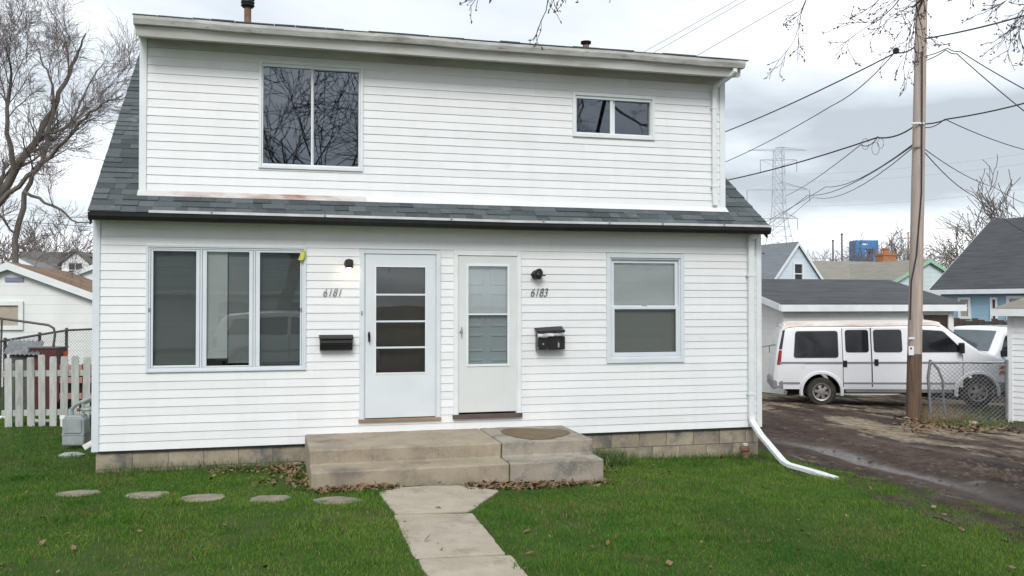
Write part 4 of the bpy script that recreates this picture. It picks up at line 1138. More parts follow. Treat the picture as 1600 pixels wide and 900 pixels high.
q = at(1466, 453, 38); br_ = R(-75)
bh = gable_house('blue_house', 'light blue house with steep dark roof at the right edge', 'house', (q.x + .2, q.y + .1, 0), br_, 14, 7.8, q.z + .12, q.z + 2.95, M['clap_blue'], M['roof_dark'], over=0.3)
def bl(u):   # pixel column -> local x on the blue house front
    best = min(range(0, 1200), key=lambda i: abs(u - px_of(bh_pt(i * .01))))
    return best * .01
def bh_pt(x): return Vector((bh.location.x + x * math.cos(br_), bh.location.y + x * math.sin(br_), 2.0))
def px_of(p):
    d = p - Vector((CAMX, CAMY, CAMZ)); c, s = math.cos(YAW), math.sin(YAW)
    return 800 + FPX * (d.x * c - d.y * s) / (d.x * s + d.y * c)
ezb = q.z + .05
far_window(bh, 'f', bl(1501), bl(1514), ezb - 1.12, ezb - .45, 'curtain', 0.09)
far_window(bh, 'f', bl(1551), bl(1556), ezb - 1.25, ezb - .45, 'far_glass', 0.08)
far_window(bh, 'f', bl(1578), bl(1599), ezb - 1.12, ezb - .42, 'curtain', 0.11, 0)
for t_, u_, v_ in ((0, 1550, 430), (1, 1586, 430)):
    w = at(u_, v_, 38.3); mb = MB(); mb.hexa([(-.28, -.15, -.12), (.2, -.15, -.12), (.2, .3, -.12), (-.28, .3, -.12), (-.18, -.12, .06), (.3, -.12, .14), (.3, .2, .14), (-.18, .2, .06)])
    o = mb.build('roof_vent', M['black'], None); o.parent = bh; o.matrix_parent_inverse = (Matrix.Translation(bh.location) @ Euler((0, 0, br_)).to_matrix().to_4x4()).inverted(); o.location = w; o.scale = (1 - .4 * t_,) * 3
# board fence below the blue house
p1 = at(1490, 497, 33); p2 = at(1580, 497, 31)
o = empty('board_fence', (p1.x, p1.y, -0.9), 'dark board fence in front of the blue house', 'fence', math.atan2(p2.y - p1.y, p2.x - p1.x))
fl = (p2.xy - p1.xy).length; n_ = 9
mbq = MB(); mbq.box(0, fl / n_ - .02, 0, .03, 0, 2.42 - .0); me_ = mbq.mesh('board'); me_.materials.append(M['wood_dark'])
for i in range(n_): link_mesh('board', me_, o, (i * fl / n_, 0, 0), (0, 0, 0), (1, 1, 1 - .02 * (i % 3)))
mb = MB(); mb.box(0, fl, .031, .07, 1.9, 2.0); mb.build('rail', M['wood_dark'], o)

# shed at the right edge, boards one by one
q = gat(1577, 660, 18.0); sy = q.y; sx = q.x
shed = empty('shed', (sx, sy, q.z), 'small white sided shed at the right edge of the picture', 'shed', R(-58))
eavez = aty(1577, 492, sy).z - q.z
mb = MB(); mb.box(0.02, 3.2, 0.02, 3.4, -.1, eavez + .05); sw = mb.build('wall', M['wall_in'], shed)
z = 0.04; i = 0
while z < eavez - .02:
    mb = MB(); zr2 = min(z + .118, eavez)
    mb.hexa([(.07, -.016, z), (3.2, -.016, z), (3.2, .018, z), (.07, .018, z), (.07, -.003, zr2 + .004), (3.2, -.003, zr2 + .004), (3.2, .018, zr2 + .004), (.07, .018, zr2 + .004)])
    mb.build('siding_board', M['siding'], sw); z += .118
mb = MB(); side_boards(mb, 0.02, -1, .07, 3.4, .04, eavez, .118); mb.build('side_siding', M['siding'], sw, kind='stuff')
mb = MB(); mb.box(-.015, .075, -.03, .075, -.02, eavez); mb.build('corner_board', M['trim'], shed, bevel=.004)
mb = MB(); mb.box(-.25, 3.4, -.28, -.25, eavez - .02, eavez + .12); mb.build('fascia', M['trim'], shed)
mb = MB(); mb.hexa([(-.25, -.28, eavez + .12), (3.4, -.28, eavez + .12), (3.4, 3.6, eavez + .12), (-.25, 3.6, eavez + .12), (1.2, 1.6, eavez + .85), (2.2, 1.6, eavez + .85), (2.2, 1.7, eavez + .85), (1.2, 1.7, eavez + .85)])
mb.build('roof', M['roof_tan'], shed)

# ------------------------------------------------------------------ buildings on the left
q = at(12, 412, 22.0)
lg = gable_house('garage', 'white garage with brown roof and vent beyond the left fences', 'garage', (q.x + 3.1, q.y + .12, 0), R(90), 7, 6.2, q.z - 1.28, q.z - .08, M['clap_white'], M['roof_brown'], over=0.14)
far_window(lg, 'l', 2.88, 3.9, 1.50, 1.98, 'tan_board', 0.10, 0)
mb = MB(); mb.box(-.03, -.003, 2.78, 3.18, q.z - .42, q.z - .32); mb.build('louvre', mat('blue_vent', (0.20, 0.22, 0.34), rough=.6), lg)
q = at(10, 452, 46); 
lh = gable_house('cape_house', 'house with grey brown roof and small dormer far left', 'house', (q.x, q.y, 0), R(0), 9, 7, q.z - .3, at(70, 396, 49).z, M['clap_white'], M['roof_ridge'], over=0.2)
q = at(118, 408, 44.5); dz_ = q.z - lh.location.z
mb = MB(); lx = q.x - lh.location.x; ly = q.y - lh.location.y
mb.prism([(lx - .60, dz_ - 1.0), (lx + .60, dz_ - 1.0), (lx + .60, dz_ - .1), (lx, dz_ + .42), (lx - .60, dz_ - .1)], 'y', ly, ly + 3.0); dm = mb.build('dormer', M['clap_white'], lh)
mb = MB()
for s in (-1, 1): mb.hexa([(lx + s * .78, ly - .12, dz_ - .22), (lx, ly - .12, dz_ + .45), (lx, ly + 3, dz_ + .45), (lx + s * .78, ly + 3, dz_ - .22), (lx + s * .78, ly - .12, dz_ - .12), (lx, ly - .12, dz_ + .56), (lx, ly + 3, dz_ + .56), (lx + s * .78, ly + 3, dz_ - .12)])
mb.build('dormer_roof', M['roof_ridge'], dm)
mb = MB(); mb.box(lx - .28, lx + .28, ly - .03, ly - .004, dz_ - .75, dz_ - .10); mb.build('pane', M['far_glass'], dm)
mb = MB(); mb.box(lx - .02, lx + .02, ly - .05, ly - .031, dz_ - .75, dz_ - .1); mb.box(lx - .28, lx - .025, ly - .05, ly - .031, dz_ - .45, dz_ - .41); mb.box(lx + .025, lx + .28, ly - .05, ly - .031, dz_ - .45, dz_ - .41); mb.build('muntin', M['trim'], dm)
q = at(31, 404, 40); gable_house('cottage', 'tiny white gable peeking over the brown garage roof', 'house', (q.x + .55, q.y + .1, 0), R(90), 5, 1.3, q.z - .42, q.z - .08, M['clap_white'], M['roof_grey'], over=0.1)
q = at(150, 412, 34); gable_house('garage', 'white garage gable just left of the duplex corner', 'garage', (q.x + 2.5, q.y + .1, 0), R(90), 6, 4.9, q.z - 1.1, q.z - .08, M['clap_white'], M['roof_grey'], over=0.12)

# ------------------------------------------------------------------ left yard: picket fence, chain link fence, clutter
pa = gat(8, 667, 15.0); pb = gat(152, 664, 15.0)
pfa = math.atan2(pb.y - pa.y, pb.x - pa.x)
pf = empty('picket_fence', (pa.x, pa.y, pa.z), 'weathered white picket fence left of the house', 'fence', pfa)
rng = random.Random(31)
pm = MB(); pm.prism([(-.045, -.05), (.045, -.05), (.045, 1.08), (.038, 1.11), (-.038, 1.11), (-.045, 1.08)], 'y', -.011, .011); pme = pm.mesh('picket'); pme.materials.append(M['picket'])
Lp = (pb.xy - pa.xy).length
sp_ = 0.167; i = 0; x = 0.06
while x < Lp + .2:
    o = link_mesh('picket', pme, pf, (x, -.03, rng.uniform(-.02, .02)), (0, rng.uniform(-.018, .018), 0), (rng.uniform(1.1, 1.3), 1, rng.uniform(.97, 1.02)))
    x += sp_ + rng.uniform(-.012, .012)
for z in (0.17, 0.80):
    mb = MB(); mb.box(-.05, Lp + .25, -.018, .022, z, z + .095); mb.build('rail', M['picket'], pf)
for x in (0.0, 1.35):
    mb = MB(); mb.box(x, x + .09, .025, .11, -.2, 1.0); mb.build('post', M['picket'], pf)

def chain_link(name, label, pts, hgt, dia=0.06, wire=0.0022, post=0.025, m=None, rail=True, posts=True):
    """pts: ground points along the fence"""
    m = m or M['galv']
    o = empty(name, pts[0], label, 'fence')
    base = Vector(pts[0])
    for i in range(len(pts) - 1):
        a = Vector(pts[i]) - base; b = Vector(pts[i+1]) - base; d = b - a; Ln = d.length
        mb = MB(); n = int((Ln + hgt) / dia)
        for k in range(n):
            for sgn in (1, -1):
                s0 = k * dia - hgt; s1 = s0 + hgt
                z0, z1 = 0.0, hgt
                if s0 < 0: z0 = -s0; s0 = 0
                if s1 > Ln: z1 = hgt - (s1 - Ln); s1 = Ln
                if s1 - s0 < .02: continue
                if sgn < 0: s0, s1 = Ln - s0, Ln - s1
                p = a + d * (s0 / Ln); q = a + d * (s1 / Ln)
                p = Vector((p.x, p.y, p.z + z0)); q = Vector((q.x, q.y, q.z + z1))
                mb.tube([p, q], wire, 3, False)
        mb.build('wire_mesh', m, o, kind='stuff')
        if rail:
            mb = MB(); mb.tube([a + Vector((0, 0, hgt)), b + Vector((0, 0, hgt))], post * 0.75, 8); mb.build('top_rail', m, o, smooth=True)
    if posts:
        for p in pts:
            p = Vector(p) - base; mb = MB(); mb.tube([p - Vector((0, 0, .2)), p + Vector((0, 0, hgt + .05))], post, 8); mb.build('post', m, o, smooth=True)
    return o
L0 = [at(-30, 640, 15.8), at(62, 640, 18.6), at(104, 640, 20.0), at(144, 640, 20.2)]
tops = [at(-30, 538, 15.8), at(8, 532, 16.8), at(62, 523, 18.4), at(104, 516, 19.4), at(150, 514, 20.0)]
chain_link('chain_link_fence', 'dark chain link fence behind the pickets on the left', [(t.x, t.y, t.z - 1.25) for t in tops], 1.25, 0.07, 0.0022, 0.03, M['dark_steel'])
# bent pipe frame
o = empty('pipe_frame', at(60, 580, 17.0), 'bent dark pipe frame standing behind the left fence', 'frame')
bs = o.location.copy(); mb = MB(); mb.tube([Vector(at(u, v, 17.0)) - bs for (u, v) in ((-20, 495), (20, 500), (76, 508), (84, 513), (86, 522), (83, 545), (78, 600))], 0.022, 8); mb.build('rail', M['dark_steel'], o, smooth=True)
mb = MB(); mb.tube([Vector(at(u, v, 17.0)) - bs for (u, v) in ((3, 498), (1, 560), (0, 620))], 0.018, 8); mb.build('leg', M['dark_steel'], o, smooth=True)
# corrugated sheet
c0 = at(5, 553, 16.6); cdir = Vector((math.cos(-YAW), math.sin(-YAW), 0)); cb = Vector((0.0, 0.45, 0.0))
mb = MB(); nn = 40; vs = []; fs = []
for i in range(nn + 1):
    t = i / nn; w_ = 0.014 * math.sin(i * 2 * math.pi / 5)
    p = c0 + cdir * (0.64 * t) + Vector((0, 0, -.02 * t))
    vs.append(tuple(p + Vector((0, 0, w_)))); p2_ = p + Vector((0.02, .35, .24)); vs.append(tuple(p2_ + Vector((0, 0, w_ * 1.4))))
for i in range(nn): fs.append((2*i, 2*i+2, 2*i+3, 2*i+1))
mb.add(vs, fs); tag(mb.build('corrugated_sheet', M['galv'], None, recalc=False, smooth=True), 'wavy corrugated metal sheet lying behind the left pickets', 'metal sheet')
mb = MB(); g0 = gz(c0.x, c0.y)
p = c0 + cdir * .1; mb.box(p.x, p.x + .55, p.y + .05, p.y + .40, g0 - .1, c0.z - .02); tag(mb.build('crate', M['dark_steel'], None), 'dark crate holding up the corrugated sheet', 'crate')
M['maroon'] = mat('maroon_paint', (0.065, 0.010, 0.014), (0.10, 0.02, 0.022), rough=.5, scale=5)
M['orange'] = mat('orange_plastic', (0.72, 0.13, 0.05), rough=.5)
M['mint'] = mat('mint_plastic', (0.34, 0.50, 0.44), (0.26, 0.40, 0.36), rough=.6, scale=4)
M['pinkish'] = mat('faded_red_paint', (0.42, 0.23, 0.20), (0.34, 0.17, 0.14), rough=.6, scale=4)
p = gat(66, 647, 16.2)
o = empty('scrap_cabinet', p, 'maroon cabinet seen between the pickets', 'cabinet', -.2)
mb = MB(); mb.box(-.24, .24, 0, .45, -.02, 1.17); mb.build('body', M['maroon'], o, bevel=.01)
mb = MB(); mb.box(-.26, .27, -.02, .47, 1.171, 1.19); mb.build('top_edge', M['dark_steel'], o)
mb = MB(); mb.box(-.01, .01, -.012, .0, .1, 1.1); mb.build('door_edge', M['dark_steel'], o)
p = gat(93, 645, 16.4)
o = empty('refuse_bin', p, 'mint green bin behind the pickets', 'bin', -.2)
mb = MB(); mb.prism([(-.16, .2), (.16, .2), (.19, .78), (-.19, .78)], 'y', 0, .36); mb.build('body', M['mint'], o, bevel=.015)
mb = MB(); mb.box(-.2, .2, -.02, .4, .785, .83); mb.build('lid', M['mint'], o, bevel=.01)
mb = MB(); mb.lathe([(.1, 0), (.1, .05)], (-.12, .18, .1), 'x', 12); mb.build('wheel', M['black'], o)
mb = MB(); mb.lathe([(.1, 0), (.1, .05)], (.07, .18, .1), 'x', 12); mb.build('wheel', M['black'], o)
o = empty('orange_bucket', (p.x, p.y, p.z + .83), 'small bright orange bucket above the pickets', 'bucket')
mb = MB(); mb.lathe([(.08, 0), (.10, .24), (.108, .245), (.108, .27), (.09, .27)], (.0, .18, 0), 'z', 14); mb.build('body', M['orange'], o, smooth=True)
mb = MB(); mb.tube([(-.1, .18, .26), (-.06, .12, .31), (.06, .12, .31), (.1, .18, .26)], .004, 5); mb.build('handle', M['dark_steel'], o)
p = gat(128, 650, 16.0)
o = empty('scrap_trailer', p, 'faded red trailer frame behind the gas meter', 'trailer', -.2)
for z in (.30, .58, .80): mb = MB(); mb.box(-.5, .8, 0, .08, z, z + .10); mb.build('side_rail', M['pinkish'], o)
mb = MB(); mb.box(-.5, .8, .1, .6, .25, .78); mb.build('bed', M['black'], o)
for x in (-.45, .0, .45): mb = MB(); mb.box(x, x + .06, -.012, -.001, .25, .92); mb.build('stake', M['maroon'], o)
mb = MB(); mb.lathe([(.2, 0), (.24, .02), (.24, .1), (.2, .12)], (.1, .14, .22), 'y', 16); mb.build('wheel', M['black'], o)
rng = random.Random(77)
for k_, (u_, v_, lab) in enumerate(((52, 660, 'white scrap of paper under the left pickets'), (2, 655, 'white stone at the left end of the picket fence'), (70, 661, 'small white scrap under the maroon cabinet'))):
    p = gat(u_, v_, 15.2); mb = MB(); mb.lathe([(.02, 0), (.09, .01), (.10, .04), (.05, .07), (.01, .075)], (0, 0, 0), 'z', 7); o = mb.build('rubble', M['trim'], None); o.location = p; o.scale = (1.0 + .3 * k_, .6, .8); tag(o, lab, 'rubble')

# ------------------------------------------------------------------ trees
def tube_arrays(polys):
    V = []; F = []; base = 0
    for pts, rad, n in polys:
        pts = np.asarray(pts); k = len(pts)
        t = np.gradient(pts, axis=0); t /= (np.linalg.norm(t, axis=1, keepdims=True) + 1e-9)
        ref = np.array([0.0, 0, 1]) if abs(t[0, 2]) < 0.85 else np.array([1.0, 0, 0])
        a = np.cross(t, ref); a /= (np.linalg.norm(a, axis=1, keepdims=True) + 1e-9); b = np.cross(t, a)
        w = np.arange(n) * 2 * math.pi / n
        ring = (a[:, None, :] * np.cos(w)[None, :, None] + b[:, None, :] * np.sin(w)[None, :, None]) * np.asarray(rad)[:, None, None] + pts[:, None, :]
        V.append(ring.reshape(-1, 3))
        i = (np.arange(k - 1)[:, None] * n + np.arange(n)[None, :]); j = (np.arange(k - 1)[:, None] * n + (np.arange(n)[None, :] + 1) % n)
        F.append(np.stack([i, j, j + n, i + n], -1).reshape(-1, 4) + base); base += k * n
    return np.concatenate(V), np.concatenate(F)
def quad_mesh(name, V, F, m, smooth=True):
    me = bpy.data.meshes.new(name); nv, nf = len(V), len(F); k = F.shape[1]
    me.vertices.add(nv); me.vertices.foreach_set('co', V.astype(np.float32).ravel())
    me.loops.add(nf * k); me.loops.foreach_set('vertex_index', F.astype(np.int32).ravel())
    me.polygons.add(nf); me.polygons.foreach_set('loop_start', np.arange(0, nf * k, k, dtype=np.int32))
    me.update(calc_edges=True)
    if smooth: me.polygons.foreach_set('use_smooth', np.ones(nf, bool))
    me.materials.append(m); return me
def rot_to(rs, d, ang):
    d = d / np.linalg.norm(d); r = rs.normal(size=3); r -= d * r.dot(d); r /= np.linalg.norm(r) + 1e-9
    return d * math.cos(ang) + r * math.sin(ang)
def grow(rs, out, p, d, L, r, lvl, maxl, kids, trop, wig=0.16, rmin=0.004, ends=None, lr=(0.5, 0.8), an=(0.4, 0.9)):
    n = 6 if lvl == 0 else (5 if lvl < maxl else 4)
    pts = [p]; rad = [r]; dirs = [d]
    for i in range(n):
        d = d + rs.normal(size=3) * wig + np.array([0, 0, trop[min(lvl, len(trop) - 1)]]); d /= np.linalg.norm(d)
        p = p + d * L / n; pts.append(p); dirs.append(d)
        rad.append(max(rmin, r * (1 - (0.88 if lvl <= 1 else 0.62) * (i + 1) / n)))
    out.append((pts, rad, 7 if lvl == 0 else (5 if lvl <= 1 else 3), lvl))
    if lvl >= maxl:
        if ends is not None: ends.append((pts, dirs))
        return
    nk = kids[min(lvl, len(kids) - 1)]
    for j in range(nk):
        t = (0.32 if lvl == 0 else 0.18) + (0.98 - (0.32 if lvl == 0 else 0.18)) * (j + rs.rand() * 0.8) / nk
        f = t * n; i = min(int(f), n - 1); q = pts[i] + (pts[i+1] - pts[i]) * (f - i)
        cr = rad[i] + (rad[i+1] - rad[i]) * (f - i)
        a = rs.uniform(*an)
        grow(rs, out, q, rot_to(rs, dirs[i+1], a), L * rs.uniform(*lr) * (1.15 - 0.45 * t), max(rmin, cr * rs.uniform(0.5, 0.72)), lvl + 1, maxl, kids, trop, wig, rmin, ends, lr, an)
def tree_meshes(seed, height, r, kids, maxl, trop, d0=(0, 0, 1), rmin=0.005, wig=0.16, lr=(0.5, 0.8), an=(0.4, 0.9), extra=None):
    rs = np.random.RandomState(seed); out = []
    starts = [((0, 0, 0), d0, height, r)] + (extra or [])
    for (p, d, h, rr) in starts:
        d = np.array(d, float); d /= np.linalg.norm(d)
        grow(rs, out, np.array(p, float), d, h, rr, 0, maxl, kids, trop, wig, rmin, None, lr, an)
    V, F = tube_arrays([(a, b, c) for a, b, c, l in out if l <= 1]); trunk = quad_mesh('trunk', V, F, M['bark'])
    V, F = tube_arrays([(a, b, c) for a, b, c, l in out if l > 1]); crown = quad_mesh('crown', V, F, M['twig'])
    return trunk, crown
def place_tree(name, label, meshes, loc, rz=0, sc=1.0, group='bare trees around the houses'):
    o = empty(name, loc, label, 'tree', rz, group)
    s = sc if isinstance(sc, tuple) else (sc, sc, sc)
    link_mesh('trunk', meshes[0], o, scale=s); link_mesh('crown', meshes[1], o, scale=s)
    return o

def limb_tree(seed, limbs, D0, twig_len, kids, maxl):
    rs = np.random.RandomState(seed); polys = []; out = []
    base = np.array(at(limbs[0][0][0][0], limbs[0][0][0][1], D0)); base[2] = -0.3
    for pts, r0, r1, drift, nk in limbs:
        k = len(pts); P = np.array([at(u, v, D0 + drift * i / (k - 1) + .25 * math.sin(i * 1.9 + r0 * 40)) for i, (u, v) in enumerate(pts)])
        f = np.linspace(0, k - 1, (k - 1) * 4 + 1); Q = np.stack([np.interp(f, range(k), P[:, c]) for c in range(3)], -1)
        for _ in range(3): Q[1:-1] = Q[1:-1] * .5 + (Q[:-2] + Q[2:]) * .25
        Q[1:-1] += rs.normal(size=Q[1:-1].shape) * .025
        rad = np.linspace(r0 * .72, r1 * .8, len(Q)); polys.append((Q, rad, 9))
        for c in range(nk):
            t = rs.uniform(.22, 1.0) * (len(Q) - 1.01); a = int(t); q = Q[a] + (Q[a+1] - Q[a]) * (t - a); d = Q[a+1] - Q[a]; d /= np.linalg.norm(d)
            dd = rot_to(rs, d, rs.uniform(.35, 1.0)); dd[2] += .15
            grow(rs, out, q, dd / np.linalg.norm(dd), twig_len * rs.uniform(.6, 1.2), max(.009, rad[a] * .38), 2, maxl, kids, (0, 0, .04, .03, .02, 0), .15, .0038, None, (.5, .85), (.3, .75))
    V, F = tube_arrays(polys + [(a, b, 4) for a, b, c, l in out if l == 2]); trunk = quad_mesh('trunk', V - base, F, M['bark'])
    V, F = tube_arrays([(a, b, 3) for a, b, c, l in out if l > 2]); crown = quad_mesh('crown', V - base, F, M['twig'])
    return (trunk, crown), tuple(base)
big, bpos = limb_tree(3, [
    ([(-75, 640), (-62, 480), (-25, 345), (22, 265), (66, 212), (95, 140), (118, 90), (134, 52)], .24, .020, 1.5, 11),
    ([(-25, 345), (30, 285), (80, 245), (125, 190), (160, 160), (188, 150)], .10, .012, -2.0, 9),
    ([(15, 560), (20, 400), (38, 300), (72, 232), (88, 160), (70, 110), (60, 75)], .13, .014, 1.0, 10),
    ([(22, 265), (8, 190), (20, 110), (10, 75)], .10, .012, -1.5, 8),
    ([(-40, 380), (-45, 250), (-60, 140), (-40, 80)], .14, .014, 1.0, 8),
    ([(38, 300), (85, 320), (120, 350), (160, 345)], .06, .010, -1.0, 6),
    ([(66, 212), (110, 200), (150, 110), (165, 95)], .06, .010, 1.5, 6)], 24.0, 1.35, (0, 0, 7, 5, 3), 5)
place_tree('bare_tree', 'large bare spreading tree at the left edge', big, bpos, 0.0, 1.0)
med = [tree_meshes(s, 3.2, 0.11, (6, 6, 5), 3, (0.03, 0.05, 0.04), rmin=0.009, wig=0.14, lr=(0.5, 0.8), an=(0.3, 0.75)) for s in (11, 12, 13)]
def far_tree(k, u, vtop, D, rz, label, sx=1.0):
    top = at(u, vtop, D); b = -0.6; H = top.z - b; s = H / 5.6
    place_tree('bare_tree', label, med[k], (top.x, top.y, b), rz, (s * sx, s * sx, s))
far_tree(0, 1592, 225, 50, 0.3, 'tall bare tree above the blue house roof', 1.1)
far_tree(1, 1535, 285, 56, 1.4, 'bare tree at the left end of the blue house ridge', 1.2)
far_tree(2, 1400, 338, 80, 2.0, 'bare tree behind the brick chimney', 1.3)
far_tree(0, 1365, 335, 95, 2.9, 'bare tree rising behind the blue steel frame', 1.3)
far_tree(1, 1340, 362, 100, 0.9, 'low bare tree between the two stacks and the blue frame', 1.4)
far_tree(2, 1480, 345, 75, 4.0, 'bare tree between the utility pole and blue house', 1.3)
far_tree(0, 1450, 360, 90, 5.0, 'small bare tree just right of the utility pole', 1.4)
far_tree(1, 1286, 365, 90, 3.3, 'faint bare tree beside the grey roofed house', 1.3)
far_tree(2, 30, 330, 60, 0.4, 'bare tree far behind the left garage roof', 1.5)
far_tree(0, 88, 340, 62, 1.1, 'bare tree behind the small dormer far left', 1.5)
far_tree(1, -20, 260, 45, 2.1, 'bare tree cut by the left picture edge', 1.3)
far_tree(2, 70, 300, 70, 3.7, 'tall thin bare tree behind the big left tree', 1.2)
# budding and evergreen bushes
def leaf_cloud(seed, n, rx, ry, rz_, size, m, name='crown'):
    rs = np.random.RandomState(seed)
    c = rs.normal(size=(28, 3)) * 0.5; c /= np.maximum(1, np.linalg.norm(c, axis=1, keepdims=True)); 
    idx = rs.randint(0, 28, n); P = c[idx] + rs.normal(size=(n, 3)) * 0.16
    P = P * np.array([rx, ry, rz_]) + np.array([0, 0, rz_ * 1.15])
    a = rs.normal(size=(n, 3)); a /= np.linalg.norm(a, axis=1, keepdims=True); b = np.cross(a, rs.normal(size=(n, 3))); b /= np.linalg.norm(b, axis=1, keepdims=True)
    s = size * rs.uniform(.6, 1.3, (n, 1))
    V = np.stack([P - a * s, P + b * s * .5, P + a * s, P - b * s * .5], 1).reshape(-1, 3)
    return quad_mesh(name, V, np.arange(n * 4).reshape(-1, 4), m, False)
def bush(name, label, u, vtop, D, rx, m, seed, cat='shrub', n=5000, size=.08):
    top = at(u, vtop, D); b = -0.5; H = top.z - b
    o = empty(name, (top.x, top.y, b), label, cat)
    me = leaf_cloud(seed, n, rx, rx, H * .46, size, m); link_mesh('crown', me, o)
    mb = MB()
    for i in range(4): mb.tube([(0, 0, 0), (math.cos(i * 1.7) * rx * .3, math.sin(i * 1.7) * rx * .3, H * .5), (math.cos(i * 1.7) * rx * .5, math.sin(i * 1.7) * rx * .5, H * .85)], [.08, .05, .02], 5)
    mb.build('trunk', M['bark'], o)
bush('budding_tree', 'olive brown budding tree left of the blue house', 1497, 388, 60, 1.7, M['budding'], 1, 'tree', 4200, .07)
bush('budding_tree', 'low brown budding bush behind the green trimmed gable', 1445, 398, 66, 1.6, M['budding'], 2, 'shrub', 2500, .07)
bush('budding_tree', 'yellowish budding tree against the blue house ridge', 1538, 345, 62, 1.6, M['budding'], 7, 'tree', 2600, .07)
bush('evergreen_tree', 'green conifer beside the small dormer far left', 133, 380, 46, .85, M['evergreen'], 3, 'tree', 6000, .08)
# the far-off wood
rs = np.random.RandomState(9); out = []
for i in range(110):
    u = rs.uniform(-100, 1750); D = rs.uniform(130, 190); p = at(u, 474, D)
    hgt = rs.uniform(4, 8) if u > 1180 else rs.uniform(4, 7)
    grow(rs, out, np.array([p.x, p.y, -0.6]), np.array([0, 0, 1.0]), hgt, .12, 0, 2, (7, 5), (0.03, 0.05), .12, .03, None, (.4, .7), (.3, .7))
V, F = tube_arrays([(a, b, 3) for a, b, c, l in out]); me = quad_mesh('distant_wood', V, F, M['twig'])
o = link_mesh('distant_wood', me); o['kind'] = 'stuff'; tag(o, 'far off strip of bare woodland along the horizon', 'wood')

# front yard maple: trunk stands right of the viewer, its drooping budded twigs hang into the top of the picture
def front_maple():
    rs = np.random.RandomState(17); limbs = []; out = []; ends = []
    T = np.array([8.3, -11.2, gz(8.3, -11.2)]); fork = T + np.array([-0.2, 0.3, 3.4])
    limbs.append(([T, T + np.array([-.05, .1, 1.2]), T + np.array([-.12, .2, 2.4]), fork], [.30, .25, .23, .21], 10))
    def P(u, v, D): return np.array(at(u, v, D))
    tips = [ # (end of limb, its radius, twig starts along it)
        [fork, P(2100, -260, 5.6), P(1700, -190, 6.6), P(1480, -75, 7.6), P(1400, -10, 8.2)],
        [fork, P(2150, -420, 6.2), P(1750, -330, 7.6), P(1540, -130, 8.8), P(1460, -20, 9.6), P(1425, 12, 10.0)],
        [fork, P(2200, -420, 5.4), P(1820, -170, 6.4), P(1660, -40, 7.4), P(1600, -8, 8.0)],
        [fork, P(1900, -600, 5.0), P(1350, -560, 6.0), P(1050, -300, 7.0), P(860, -30, 7.6)],
        [fork, P(2000, -900, 5.4), P(1300, -800, 6.2), P(1000, -420, 6.8), P(780, -30, 7.2)],
        [fork, P(2000, -900, 5.4), P(1500, -800, 6.2), P(1150, -420, 7.0), P(970, -35, 7.8)],
        [fork, P(2300, -1100, 5.0), P(1900, -700, 6.5), P(1500, -400, 8.0), P(1360, -110, 9.0), P(1270, -20, 9.4)]]
    for li, pts in enumerate(tips):
        rad = list(np.linspace(.055, .008, len(pts))); limbs.append((pts, rad, 7))
        a, b = np.array(pts[-2]), np.array(pts[-1]); d = b - a; Ln = np.linalg.norm(d); d /= Ln
        dense = (8, 9, 9, 7, 7, 5, 8)[li]
        for k in range(dense):
            if k % 2 == 0 or li in (3, 4, 5): f = rs.uniform(.15, 1.0); q = a + (b - a) * f
            else: a2 = np.array(pts[-3]); q = a2 + (a - a2) * rs.uniform(.5, 1.0)
            dd = rot_to(rs, d, rs.uniform(.2, 1.0)); dd[2] = min(dd[2], .15) - .12
            L = rs.uniform(.42, .95) * (1.0 if li not in (3, 4, 5) else .62)
            grow(rs, out, q, dd / np.linalg.norm(dd), L, .007, 0, 2 if li not in (3, 4, 5) else 1, (4, 2), (-.07, -.03, .03), .17, .0026, ends, (.35, .6), (.3, .8))
    up = []
    for (dx, dy, h) in ((.2, .1, 3.4), (.9, .5, 3.0), (.5, -.8, 3.0), (-.7, -.7, 2.8)):
        grow(rs, up, fork, np.array([dx, dy, 1.0]) / np.linalg.norm([dx, dy, 1.0]), h, .13, 0, 3, (5, 5, 4), (.02, .02, .0), .16, .004, None, (.5, .8), (.35, .8))
    out += up
    o = empty('maple_tree', T, 'budding maple whose bare twigs hang into the top of the picture', 'tree')
    V, F = tube_arrays(limbs); t_ = link_mesh('trunk', quad_mesh('trunk', V - T, F, M['bark']), o)
    V, F = tube_arrays([(a, b, 4) for a, b, c, l in out]); link_mesh('crown', quad_mesh('crown', V - T, F, M['twig_front']), o)
    mb = []; FF = []; 
    for pts, dirs in ends:
        for i in (2, 4):
            for c in range(1 if i < 4 else 2):
                p = np.array(pts[i]) + rs.normal(size=3) * .008; d = np.array(dirs[i]) + rs.normal(size=3) * .5; d /= np.linalg.norm(d)
                s = rs.uniform(.011, .021); a = np.cross(d, [.3, .5, .8]); a /= np.linalg.norm(a); b = np.cross(d, a); k = len(mb)
                mb += [p - d * s * .8, p + a * s * .45, p + b * s * .45, p - a * s * .45, p - b * s * .45, p + d * s * 1.2]
                FF += [(k, k+2, k+1), (k, k+3, k+2), (k, k+4, k+3), (k, k+1, k+4), (k+5, k+1, k+2), (k+5, k+2, k+3), (k+5, k+3, k+4), (k+5, k+4, k+1)]
    me = quad_mesh('buds', np.array(mb) - T, np.array(FF), M['bud'])
    b = link_mesh('buds', me, o); b['kind'] = 'stuff'
front_maple()
